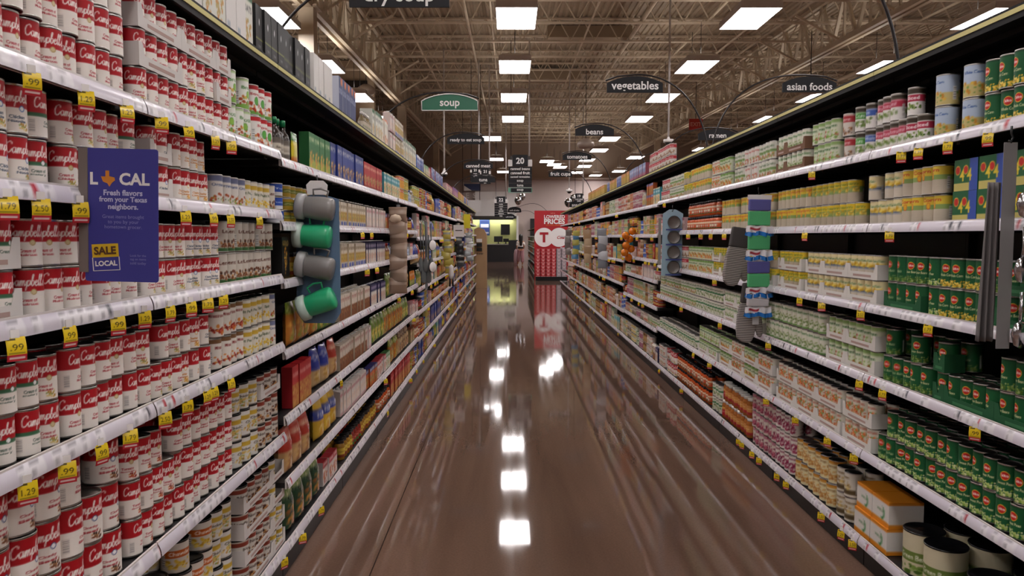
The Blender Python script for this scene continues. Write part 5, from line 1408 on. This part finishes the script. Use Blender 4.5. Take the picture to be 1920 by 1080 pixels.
# red end display with stacked cases
root = thing('end_display', 'tall red end-of-aisle display board with white circles', 'display', (1.42, 26.3, 0))
mred = flat('#b8202a', .4)
mb = MB(); mb.box(-.55, .62, .5, .56, 0, 2.4, mred); mb.build('back_board', root)
mb = MB(); mb.box(-.52, .56, -.02, .5, 0, .14, M['black']); mb.build('base', root)
text_obj("WE'VE", .16, 'lettering', flat('#e88a7a', .5), root, (.08, .495, 2.31), bold=.02)
text_obj('LOWERED', .72, 'lettering', M['whitetext'], root, (.14, .495, 2.19), bold=.03)
text_obj('PRICES', .72, 'lettering', M['whitetext'], root, (.14, .495, 2.03), bold=.04)
text_obj('ON COLD DRINKS', .5, 'lettering', flat('#e0762a', .5), root, (.1, .495, 1.9), bold=.02)
for cx, r, q in ((-.22, .33, 0), (.3, .33, 1)):
    mb = MB(); n = 40
    V = [(cx + r * math.cos(2 * PI * i / n), .49 - q * .004, 1.48 + r * math.sin(2 * PI * i / n)) for i in range(n)]
    mb.add(V, [tuple(range(n))], M['whitetext']); mb.build('white_circle', root)
text_obj('T', .3, 'letter', flat('#a81e2c', .4), root, (-.22, .483, 1.48), bold=.05)
mb = MB(); mb.box(-.36, -.30, .482, .484, 1.57, 1.6, mred); mb.box(-.14, -.08, .482, .484, 1.57, 1.6, mred); mb.build('serif', root)
a_ = Art(60, 20, '#f4f2f0')
text_obj('Cola', .26, 'letter', mred, root, (.36, .482, 1.48), bold=.03, shear=.4)
def case_mesh(c1, c2):
    mb = MB(); W = .158; H = .118; D = .3
    a = Art(24, 18, c1); a.ell(.5, .55, .28, .22, c2); a.rect(0, 1, 0, .12, c2); a.rect(.1, .9, .8, .88, c2)
    c = sample(a.out(), 18, 24); P = np.zeros((18, 24, 3)); P[..., 0] = np.linspace(-W / 2, W / 2, 24)[None]; P[..., 2] = np.linspace(0, H, 18)[:, None]; P[..., 1] = -.001
    mb.grid(P, c, M['paper'], False); mb.box(-W / 2, W / 2, 0, D, 0, H, M['paper'], c1)
    return mb.mesh('soda_case')
cr = case_mesh('#b3202a', '#e0a0a0'); cg = case_mesh('#9a8f94', '#c9b8bc')
for r in range(8):
    for c_ in range(6):
        o = link('soda_case', cr if c_ < 4 else cg, None, (1.42 - .44 + c_ * .178, 26.4, .142 + r * .1195))
        tag(o, '%s case of cans, %s from left in the %s layer of the stack' % ('red soda' if c_ < 4 else 'grey soda', ordinal(c_ + 1), ordinal(r + 1)), 'soda case', 'cases stacked on the red end display')

# shelving beyond the cross aisle
far_units = []
for i in range(9):
    y = 28.0 + i * 1.22
    u = copy_tree(_protos[list(_protos)[0]]) if i % 2 else copy_tree(_protos[list(_protos)[1]])
    u.location = (.92, y + SEC, 0); u.rotation_euler = (0, 0, PI); u.scale = (1, 1, .82)
    tag(u, 'charcoal shelving unit beyond the cross aisle, %s behind the red display' % ordinal(i + 1), 'shelving unit', 'shelving units beyond the cross aisle')
    levs = [.17, .655, 1.05, 1.342, 1.614]
    for li, lv_ in enumerate(levs):
        h = lv_ * .82
        for j in range(5):
            kn = ['green_tote', 'cola_bottle_pack', 'drink_carton', 'orange_box', 'cup_stack'][(li + i) % 5]
            cl = ['#2f6a45', '#a8303f', '#8a9a9f', '#c9722a', '#b8b0a8'][(li + i // 3) % 5]
            key = ('fp', cl)
            if key not in _mc:
                mb = MB(); H_ = .2; a = Art(12, 12, cl); a.ell(.5, .5, .25, .2, '#e0d8c8'); a.rect(0, 1, .8, 1, '#6a5a50')
                c = sample(a.out(), 12, 12); P = np.zeros((12, 12, 3)); P[..., 1] = np.linspace(.11, -.11, 12)[None]; P[..., 2] = np.linspace(0, H_, 12)[:, None]; P[..., 0] = -.001
                mb.grid(P, c, M['paper'], False); mb.box(0, .2, -.11, .11, 0, H_, M['paper'], cl); _mc[key] = mb.mesh('drink_pack')
            o = link('drink_pack', _mc[key], None, (.95, y + .13 + j * .24, h))
            cn_ = {'#2f6a45': 'green', '#a8303f': 'red', '#8a9a9f': 'grey', '#c9722a': 'orange', '#b8b0a8': 'pale'}[cl]
            tag(o, '%s drink pack beyond the cross aisle, %s along shelf %s from the floor' % (cn_, ordinal(i * 5 + j + 1), ORD[li]), 'drink pack', 'drink packs beyond the cross aisle')

# ------------------------------------------------------------------ the purple-blue LOCAL card
root = thing('shelf_sign', 'purple-blue LOCAL card sticking out from the left shelves among soup cans', 'sign', (-.877, 1.76, 1.548), (0, math.radians(1.5), 0))
mp = mat_flat('violet_blue_card', '#3f3f96', .55)
W_, H_ = .166, .300
pts = []
for (cx, cz, a0) in ((W_ / 2 - .006, H_ / 2 - .006, 0), (-W_ / 2 + .006, H_ / 2 - .006, 90), (-W_ / 2 + .006, -H_ / 2 + .006, 180), (W_ / 2 - .006, -H_ / 2 + .006, 270)):
    for q in range(0, 91, 30):
        an = math.radians(a0 + q); pts.append((cx + .006 * math.cos(an), cz + .006 * math.sin(an)))
mb = MB(); mb.prism(pts[::-1], -.0008, .0008, mp); mb.build('card', root)
T = M['whitetext']; pale = flat('#8f93cc', .5)
text_obj('L', None, 'lettering', T, root, (-.061, -.0015, .082), height=.028, bold=.035)
text_obj('CAL', .078, 'lettering', T, root, (.030, -.0015, .082), height=.028, bold=.035)
tex = [(-.4, .1), (-.12, .1), (-.12, .45), (.12, .45), (.12, .12), (.45, .05), (.48, -.12), (.3, -.25), (.12, -.5), (.0, -.3), (-.15, -.25), (-.28, -.2)]
mb = MB(); mb.add([(-.031 + p[0] * .036, -.0015, .083 + p[1] * .038) for p in tex], [tuple(range(len(tex)))[::-1]], flat('#d98a2a', .5)); mb.build('state_shape', root)
for i, t in enumerate(('Fresh flavors', 'from your Texas', 'neighbors.')):
    text_obj(t, (.088, .108, .068)[i], 'lettering', flat('#c9cbe8', .5), root, (.004, -.0015, .051 - i * .0165), bold=.03)
for i, t in enumerate(('Great items brought', 'to you by your', 'hometown grocer.')):
    text_obj(t, (.094, .07, .084)[i], 'lettering', pale, root, (.004, -.0015, -.004 - i * .0115), bold=.0)
my = flat('#e6c02a', .5)
bx = thing('x', None, None); bpy.data.objects.remove(bx)
th = math.radians(4)
def rr(x, z): return (-.036 + x * math.cos(th) - z * math.sin(th), -.0015, -.095 + x * math.sin(th) + z * math.cos(th))
mb = MB(); mb.add([rr(-.03, 0), rr(.03, 0), rr(.03, .03), rr(-.03, .03)], [(0, 1, 2, 3)], my); mb.build('sale_panel', root)
mb = MB()
for a, b in ((rr(-.03, 0), rr(-.03, -.03)), (rr(-.03, -.03), rr(.03, -.03)), (rr(.03, -.03), rr(.03, 0))): mb.bar(a, b, .0014, .0014, T)
mb.build('outline', root)
o = text_obj('SALE', .05, 'lettering', flat('#5a3a20', .5), root, rr(0, .015), bold=.04); o.location.y = -.003; o.rotation_euler = (0, -th, 0)
o = text_obj('LOCAL', .05, 'lettering', T, root, rr(0, -.014), bold=.035); o.rotation_euler = (0, -th, 0)
for i in range(3): text_obj(('Look for the', 'tag on items', 'sold today')[i], .036, 'lettering', pale, root, (.037, -.0015, -.09 - i * .009), bold=.0)
mb = MB(); mb.box(-.095, -.075, -.004, .004, .06 - .19, .15, M['steelgrey']); mb.build('holder', root)

# ------------------------------------------------------------------ clip strips
def clip_hook(parent, h=.05):
    mb = MB(); mb.tube([(0, 0, h), (0, .0, h * .55), (.006, 0, h * .3), (0, 0, .0), (-.008, 0, .006)], .0035, M['black'], 8); mb.build('hook', parent)

# mugs
MX, MY, MZ = -.893, 3.62, 1.725
root = thing('clip_strip', 'blue-grey backing card strip holding four travel mugs on the left shelves', 'display strip', (MX, MY, MZ))
mcard = flat('#5d7794', .5)
mb = MB(); mb.prism([(-.03, .01), (-.03, -.03), (-.1, -.05), (-.105, -.58), (-.07, -.63), (.07, -.63), (.102, -.58), (.1, -.05), (.03, -.03), (.03, .01)][::-1], 0, .003, mcard); mb.build('backing_card', root)
mb = MB(); mb.prism([(-.045, -.03), (.045, -.03), (.05, .015), (.03, .035), (-.03, .035), (-.05, .015)], -.005, -.003, M['white']); mb.build('white_tab', root)
clip_hook(root, .06)
def mug(x, z, col, lab, tilt=0, flip=False):
    r = thing('travel_mug', lab, 'mug', (x, MY - .055, z), (0, tilt, PI if flip else 0), 'mugs on the clip strip')
    R = .054
    mb = MB(); mb.lathe([(.001, -.072), (R * .8, -.072), (R * .88, -.066), (R, .0), (R * 1.0, .045), (R * .96, .058), (R * .85, .066), (.001, .068)], flat(col, .3), 32, axis='x'); mb.build('mug_body', r)
    mb = MB(); mb.lathe([(R * 1.06, -.1), (R * 1.1, -.096), (R * 1.1, -.066), (R * .9, -.06)], flat('#9c9c9c' if 'grey' in lab else '#b5c8bd', .3), 32, axis='x', center=(0, 0, 0)); mb.build('mug_lid', r)
    mb = MB(); mb.tube([(-.03, 0, R), (-.035, 0, R + .028), (.0, 0, R + .036), (.035, 0, R + .028), (.03, 0, R)], .005, flat(col, .3), 8); mb.build('handle', r)
    mb = MB(); mb.lathe([(R * .9, -.104), (R * .9, -.1)], flat('#8d8d8d', .3), 24, axis='x'); mb.build('lid_disc', r)
mug(MX + .02, MZ - .095, '#85827f', 'grey travel mug, topmost on the mug strip', .12)
mug(MX + .005, MZ - .222, '#2fae78', 'green travel mug, second from the top of the mug strip', .08)
mug(MX + .015, MZ - .365, '#7d7a78', 'grey travel mug, third from the top of the mug strip', .18)
mug(MX + .02, MZ - .525, '#2fae78', 'green travel mug, lowest on the mug strip', -.35)
mb = MB()

def strip_root(x, y, z, H, lab, col='#8a8d92', w_=.03):
    r = thing('clip_strip', lab, 'display strip', (x, y, z))
    mb = MB(); mb.box(-w_ / 2, w_ / 2, .0, .002, -H, 0, flat(col, .3)); mb.build('strip', r)
    clip_hook(r, .05)
    return r
# tan pouches
SX, SY, SZ = -.90, 6.30, 1.76
strip_root(SX, SY, SZ, .72, 'plastic clip strip holding tan mesh pouches')
def soft_pack(name, x, y, z, w_, h_, d, c1, lab, cat='packet', group=None, c2=None, mat='foil'):
    a = Art(14, 18, c1)
    if c2: a.rect(0, 1, .55, .8, c2)
    mb = MB(); c = sample(a.out(), 18, 14); u = np.linspace(-1, 1, 14); v = np.linspace(0, 1, 18)
    th_ = np.sqrt(np.maximum(1 - u ** 2, 0))[None] * (np.sin(v * PI) ** .5)[:, None]
    for sg in (1, -1):
        P = np.zeros((18, 14, 3)); P[..., 1] = -sg * (d / 2 * th_ + .0008); P[..., 0] = (u * w_ / 2)[None] * (1 - .06 * np.sin(v * PI))[:, None]; P[..., 2] = (-v * h_)[:, None]
        P = P[::-1]
        mb.grid(P if sg > 0 else P[:, ::-1], c if sg > 0 else c[:, ::-1], M[mat])
    o = mb.build(name, None, (x, y, z), (random.uniform(-.15, .05), 0, random.uniform(-.2, .2)))
    return tag(o, lab, cat, group)
for i in range(7):
    soft_pack('mesh_pouch', SX + random.uniform(-.008, .008), SY - .022 - .003 * i, SZ - .02 - i * .095, .15, .13, .035, ['#8f7766', '#a08a78'][i % 2], 'tan mesh pouch, %s from the top of the tan strip' % ordinal(i + 1), 'pouch', 'tan pouches on the clip strip', '#b8a290')
mb = MB(); mb.lathe([(.001, -.03), (.035, -.02), (.05, 0), (.035, .03), (.001, .04)], flat('#cdb9a2', .7), 18); tag(mb.build('bath_puff', None, (SX - .01, SY - .09, SZ - .12)), 'round cream puff hanging before the tan pouches', 'puff')
# kitchen utensils, grey
UX, UY, UZ = -.89, 8.30, 1.66
strip_root(UX, UY, UZ, .72, 'plastic clip strip holding grey whisks and turners')
for i in range(5):
    x = UX + (i - 2) * .028; z = UZ - .02 - (i % 2) * .12
    r = thing('kitchen_utensil', 'grey kitchen utensil, %s from left on the grey utensil strip' % ordinal(i + 1), 'utensil', (x, UY - .02 - .01 * (i % 3), z), (0, 0, 0), 'grey utensils on the clip strip')
    mb = MB(); mb.tube([(0, 0, 0), (0, 0, -.2), (.004, 0, -.36)], [.008, .007, .005], flat('#55595a', .4), 8); mb.build('handle', r)
    mb = MB(); mb.lathe([(.004, -.52), (.026, -.5), (.03, -.44), (.018, -.38), (.005, -.35)], flat('#6a6f70', .35), 14); o = mb.build('head', r); o.scale = (1, .35, 1)
for z, k in ((1.41, 'upper'), (1.18, 'lower')):
    r = thing('white_disc', '%s white round disc beside the grey utensil strip' % k, 'lid', (UX + .08, UY - .1, z), (0, .45, .95))
    mb = MB(); mb.lathe([(.052, -.002), (.054, 0), (.052, .002)], M['white'], 28, axis='y'); mb.build('disc', r)
    mb = MB(); mb.lathe([(.058, .002), (.058, .008)], M['black'], 28, axis='y'); mb.build('rim', r)
# farther strips, left
for (y, zt, c1, c2, nm) in ((11.4, 1.62, '#b0a04a', '#d8d0b0', 'yellow and white'), (14.1, 1.62, '#202226', '#4a4d50', 'black'), (17.2, 1.62, '#9aa0a4', '#dcdcdc', 'silver')):
    strip_root(-.90, y, zt, .62, 'plastic clip strip holding %s items' % nm)
    for i in range(6):
        soft_pack('hanging_packet', -.90 + random.uniform(-.03, .03), y - .02 - .004 * i, zt - .03 - i * .1, random.uniform(.12, .18), .13, .05, random.choice([c1, c2]), '%s hanging packet, %s from the top of its strip' % (nm, ordinal(i + 1)), 'packet', '%s packets on a clip strip' % nm, random.choice([None, '#8a8a80']))
root = thing('paper_notice', 'white paper notice above the far left clip strips', 'notice', (-.86, 13.2, 1.70)); mb = MB(); mb.box(-.09, .09, 0, .002, -.2, 0, M['white']); mb.build('sheet', root)
mb = MB(); mb.box(-.06, .06, -.001, 0, -.1, -.085, M['charcoal']); mb.build('print', root)
root = thing('paper_notice', 'yellow paper notice near the end of the left shelving', 'notice', (-.9, 16.5, 1.98)); mb = MB(); mb.box(-.07, .07, 0, .002, -.3, 0, flat('#e0cf2a', .5)); mb.build('sheet', root)
# small figure toy and red ribbon hangings
r = thing('hanging_toy', 'small white and black toy hanging on the far left clip strip', 'toy', (-.84, 11.2, 1.05)); mb = MB(); mb.lathe([(.02, -.16), (.04, -.1), (.03, -.02), (.035, .02), (.001, .05)], M['white'], 14); mb.build('toy_body', r)
mb = MB(); mb.tube([(-.018, 0, -.14), (-.022, 0, -.27)], .014, M['black'], 8); mb.build('leg', r); mb = MB(); mb.tube([(.018, 0, -.14), (.022, 0, -.27)], .014, M['black'], 8); mb.build('leg', r)

# right side: sponge packs with oven mitts behind
PX, PY, PZ = 1.535, 4.79, 1.755
root = strip_root(PX, PY, PZ, .8, 'clear clip strip holding sponge packs on the right shelves', '#d8d8dc', .04)
def sponge_pack(z, cols, lab, h):
    r = thing('sponge_pack', lab, 'sponge pack', (PX, PY - .03, z), (random.uniform(-.03, .03), random.uniform(-.03, .03), 0), 'sponge packs on the clip strip')
    zc = -.012
    for c_, hh in cols:
        mb = MB(); mb.box(-.066, .066, -.02, .015, zc - hh + .003, zc, flat(c_, .7)); o = mb.build('sponge', r); bev = o.modifiers.new('b', 'BEVEL'); bev.width = .006; bev.segments = 2
        zc -= hh
    # header and crinkled film at the bottom
    mb = MB(); mb.box(-.074, .074, -.002, .002, -.012, .016, flat('#e4e2e4', .2)); mb.build('header', r)
    u = np.linspace(-.08, .08, 20); v = np.linspace(0, 1, 6)
    P = np.zeros((6, 20, 3)); P[..., 0] = u[None]; P[..., 1] = -.014 + .012 * np.sin(u * 130)[None] * v[:, None]; P[..., 2] = zc - .038 * v[:, None] + .004 * np.sin(u * 90)[None]
    mb = MB(); cc = np.tile(s2l(C('#e2e0e6')), (6, 20, 1)); cc[2:4, 3:11] = s2l(C('#a83040')); mb.grid(P[::-1], cc[::-1], M['gloss'])
    mb.build('printed_film', r)
    P = np.zeros((5, 20, 3)); v = np.linspace(0, 1, 5); P[..., 0] = u[None] * (1 + .1 * v[:, None]); P[..., 1] = -.018 + .014 * np.sin(u * 150)[None]; P[..., 2] = zc - .036 - .026 * v[:, None] + .006 * np.cos(u * 70)[None]
    mb = MB(); mb.grid(P[::-1], np.tile(s2l(C('#2a78c8')), (5, 20, 1)), M['gloss']); mb.build('blue_film', r)
sponge_pack(PZ - .015, (('#56569a', .072), ('#4fae74', .09)), 'sponge pack with purple sponge over green, topmost on its strip', .2)
sponge_pack(PZ - .235, (('#4fae74', .09),), 'sponge pack with one green sponge, middle of its strip', .15)
sponge_pack(PZ - .395, (('#56569a', .075), ('#4fae74', .085)), 'sponge pack with purple sponge over green, lower on its strip', .2)
sponge_pack(PZ - .625, (('#c8c4c8', .05),), 'pale sponge pack, lowest on its strip', .1)
# oven mitts
mst = mat_striped('striped_knit', '#55504f', '#b9b1ac', .011)
def mitt(x, y, z, lab, rz=0, tilt=0, top=.16):
    r = thing('oven_mitt', lab, 'oven mitt', (x, y, z), (0, tilt, rz), 'striped oven mitts')
    def shell(pts, mat, name, th_=.03):
        me_b = MB(); me_b.prism(pts, -th_ / 2, th_ / 2, mat); o = me_b.build(name, r)
        b = o.modifiers.new('bevel', 'BEVEL'); b.width = .012; b.segments = 3; b.limit_method = 'ANGLE'; b.angle_limit = .9
    shell([(-.055, 0), (.055, 0), (.065, -top), (-.062, -top)], flat('#4a4646', .85), 'cuff')
    g = [(-.062, 0), (.065, 0), (.078, -.08), (.09, -.15), (.092, -.19), (.078, -.215), (.058, -.2), (.046, -.165), (.04, -.2), (.028, -.235), (0, -.25), (-.04, -.245), (-.068, -.22), (-.078, -.17), (-.075, -.08)]
    shell([(p[0], p[1] - top) for p in g], mst, 'striped_hand')
mitt(1.475, 4.95, 1.56, 'grey oven mitt with striped hand, left of the sponge packs', .2, -.06 + .18, .13)
mitt(1.525, 4.86, 1.21, 'grey striped oven mitt hanging below the sponge packs', 0, .05, .13)
mb = MB()
# measuring cups / strainers
QX, QY, QZ = 1.525, 7.25, 1.735
r = thing('clip_strip', 'pale blue card strip of round steel strainers on the right shelves', 'display strip', (QX, QY, QZ))
mb = MB(); mb.prism([(-.03, .02), (-.09, -.02), (-.1, -.6), (.09, -.6), (.1, -.02), (.03, .02)], 0, .003, flat('#9ab6c6', .4)); mb.build('backing_card', r)
mb = MB(); mb.box(-.13, -.105, -.004, .004, -.5, -.06, flat('#8c8884', .6)); mb.build('side_card', r)
clip_hook(r, .06)
for i in range(4):
    s_ = thing('strainer', 'round steel strainer, %s from the top of the strainer strip' % ordinal(i + 1), 'strainer', (QX + .01, QY - .02, QZ - .1 - i * .14), (0, 0, 0), 'strainers on the card strip')
    mb = MB(); mb.lathe([(.058, 0), (.062, -.004), (.06, -.01)], M['chrome'], 28, axis='y', cap=False)
    mb.lathe([(.058, -.002), (.05, .008), (.03, .013), (.001, .015)], flat('#6f6a66', .4), 28, axis='y', cap=False); mb.build('bowl', s_)
    mb = MB(); mb.box(-.075, .075, -.012, -.006, -.075, -.062, flat('#3f4a8a', .4)); mb.build('blue_label', s_)
# oranges
OX, OY, OZ = 1.53, 9.9, 1.67
root = strip_root(OX, OY, OZ, .2, 'short clip strip holding a bunch of orange balls', '#6a7a5a')
for i, (dx, dz) in enumerate(((.035, -.1), (-.06, -.155), (.0, -.2), (-.055, -.28), (.02, -.325), (-.07, -.37), (-.01, -.435))):
    r = thing('orange_ball', 'shiny orange ball, %s from the top of the hanging bunch' % ordinal(i + 1), 'ball', (OX + dx, OY - .05 - .06 * (i % 2), OZ + dz), (0, 0, 0), 'orange balls on a clip strip')
    R = .048; mb = MB(); mb.lathe([(max(.0008, R * math.sin(a)), -R * math.cos(a)) for a in np.linspace(.02, PI - .02, 14)], flat('#dd7a14', .25), 24, cap=False); mb.build('ball', r)
    mb = MB(); mb.lathe([(.012, R * .97), (.008, R * 1.06), (.001, R * 1.08)], flat('#4a6a2a', .5), 10); mb.build('stem_cap', r)
# more strips on the right, farther away
for (x, y, zt, c1, c2, nm, n_) in ((1.52, 12.6, 1.66, '#8f949c', '#c2c6cc', 'grey and silver', 5), (1.53, 15.1, 1.66, '#a88a68', '#c0a888', 'wooden', 4), (1.53, 17.8, 1.66, '#b8b05a', '#5a8ab0', 'yellow and blue', 6), (1.53, 20.2, 1.70, '#77706c', '#8a8480', 'dark grey', 4)):
    strip_root(x, y, zt, .6, 'plastic clip strip holding %s goods on the right' % nm)
    for i in range(n_):
        soft_pack('hanging_packet', x + random.uniform(-.02, .02), y - .03 - .004 * i, zt - .02 - i * .62 / n_, .16, .62 / n_ + .03, .03, [c1, c2][i % 2], '%s hanging packet, %s from the top of its right-hand strip' % (nm, ordinal(i + 1)), 'packet', '%s packets on a right clip strip' % nm)
# near grey strip cut by the right edge
NX, NY, NZ = 1.545, 2.40, 1.79
root = strip_root(NX, NY, NZ, .64, 'tall grey clip strip cut off by the right edge of the picture', '#8c8a8a', .042)
r = thing('grey_cloth', 'folded grey cloth hanging at the right edge strip', 'cloth', (NX - .028, NY + .03, NZ - .12))
u = np.linspace(-1, 1, 26); v = np.linspace(0, 1, 24); P = np.zeros((24, 26, 3))
P[..., 0] = (u * .022)[None] * (1 + .35 * v[:, None]) - .012 * v[:, None]; P[..., 1] = .012 * np.sin(u * 9)[None] * (0.4 + v[:, None]); P[..., 2] = -.5 * v[:, None]
mb = MB(); mb.grid(P[::-1], np.tile(s2l(C('#6e6a6a')), (24, 26, 1)), M['card']); o = mb.build('cloth', r); o.modifiers.new('s', 'SOLIDIFY').thickness = .003
for i in range(3):
    s_ = thing('steel_scoop', 'shiny steel scoop, %s from the top at the right edge' % ordinal(i + 1), 'scoop', (NX + .035, NY - .03, NZ - .06 - i * .2), (0, 0, 0), 'steel scoops at the right edge')
    mb = MB(); mb.tube([(0, 0, 0), (0, 0, -.06), (0, .005, -.1)], .006, M['chrome'], 8); mb.build('handle', s_)
    mb = MB(); mb.lathe([(.001, -.175), (.02, -.165), (.03, -.13), (.02, -.1), (.006, -.09)], M['chrome'], 20); o = mb.build('bowl', s_); o.scale = (1, .5, 1)

# ------------------------------------------------------------------ person at the far counter
def skin_body(name, nodes, edges, radii, mat, parent, sub=2):
    me = bpy.data.meshes.new(name); me.from_pydata(nodes, edges, [])
    o = link(name, me, parent)
    sk = o.modifiers.new('skin', 'SKIN'); sk.use_smooth_shade = True
    for i, r in enumerate(radii):
        me.skin_vertices[0].data[i].radius = (r, r) if not isinstance(r, tuple) else r
    me.skin_vertices[0].data[0].use_root = True
    s = o.modifiers.new('sub', 'SUBSURF'); s.levels = sub; s.render_levels = sub
    me.materials.append(mat)
    return o
per = thing('person', 'person with long dark hair in white top and pink trousers walking away', 'person', (.60, 41.0, 0), (0, 0, .25))
skin_c = flat('#b98566', .5)
nodes = [(0, 0, .83), (0, 0, .98), (0, .0, 1.12), (0, .0, 1.25), (0, 0, 1.33), (0, .01, 1.42),
         (.09, 0, .78), (.10, -.06, .44), (.10, -.02, .08), (.10, .09, .03), (-.09, 0, .78), (-.10, .1, .45), (-.10, .2, .1), (-.1, .3, .05),
         (.16, 0, 1.22), (.2, .02, .98), (.17, .14, .82), (-.16, 0, 1.22), (-.2, .02, .98), (-.17, .14, .82)]
edges = [(0, 1), (1, 2), (2, 3), (3, 4), (4, 5), (0, 6), (6, 7), (7, 8), (8, 9), (0, 10), (10, 11), (11, 12), (12, 13), (3, 14), (14, 15), (15, 16), (3, 17), (17, 18), (18, 19)]
rad = [(.13, .1), (.115, .09), (.13, .095), (.12, .08), .05, .05, .085, .06, .042, .035, .085, .06, .042, .035, .055, .04, .03, .055, .04, .03]
skin_body('body', nodes, edges, rad, skin_c, per)
tn = [(0, 0, .9), (0, 0, 1.0), (0, 0, 1.12), (0, 0, 1.25), (.17, 0, 1.22), (.205, .02, 1.02), (-.17, 0, 1.22), (-.205, .02, 1.02)]
skin_body('shirt', tn, [(0, 1), (1, 2), (2, 3), (3, 4), (4, 5), (3, 6), (6, 7)], [(.15, .115), (.135, .105), (.145, .11), (.13, .09), .068, .055, .068, .055], flat('#e6e0da', .8), per)
pn = [(0, 0, .86), (.075, 0, .78), (.085, -.06, .44), (.09, -.02, .12), (-.075, 0, .78), (-.085, .1, .45), (-.085, .2, .16)]
skin_body('trousers', pn, [(0, 1), (1, 2), (2, 3), (0, 4), (4, 5), (5, 6)], [(.15, .12), .115, .1, .085, .115, .1, .085], flat('#a87a80', .8), per)
mb = MB(); mb.lathe([(.145, .87), (.15, .9), (.15, .96), (.14, .98)], M['black'], 20, cap=False); o = mb.build('waist_band', per); o.scale = (1, .8, 1)
mb = MB(); mb.lathe([(.001, 1.36), (.06, 1.38), (.085, 1.45), (.09, 1.5), (.08, 1.56), (.04, 1.6), (.001, 1.61)], skin_c, 20); o = mb.build('head', per)
mb.V = []; mb = MB(); mb.lathe([(.001, 1.0), (.08, 1.02), (.1, 1.2), (.105, 1.4), (.108, 1.52), (.09, 1.6), (.04, 1.635), (.001, 1.64)], flat('#17120f', .5), 20, center=(0, -.03, 0)); mb.build('hair', per)
mb = MB(); pass
cart = thing('bundle', 'pink wrapped bundle beside the person at the far counter', 'bundle', (.36, 41.3, 0))
mb = MB(); mb.lathe([(.1, 0), (.13, .25), (.12, .6), (.08, .8), (.001, .86)], flat('#c9a6ae', .6), 16); mb.build('wrap', cart)
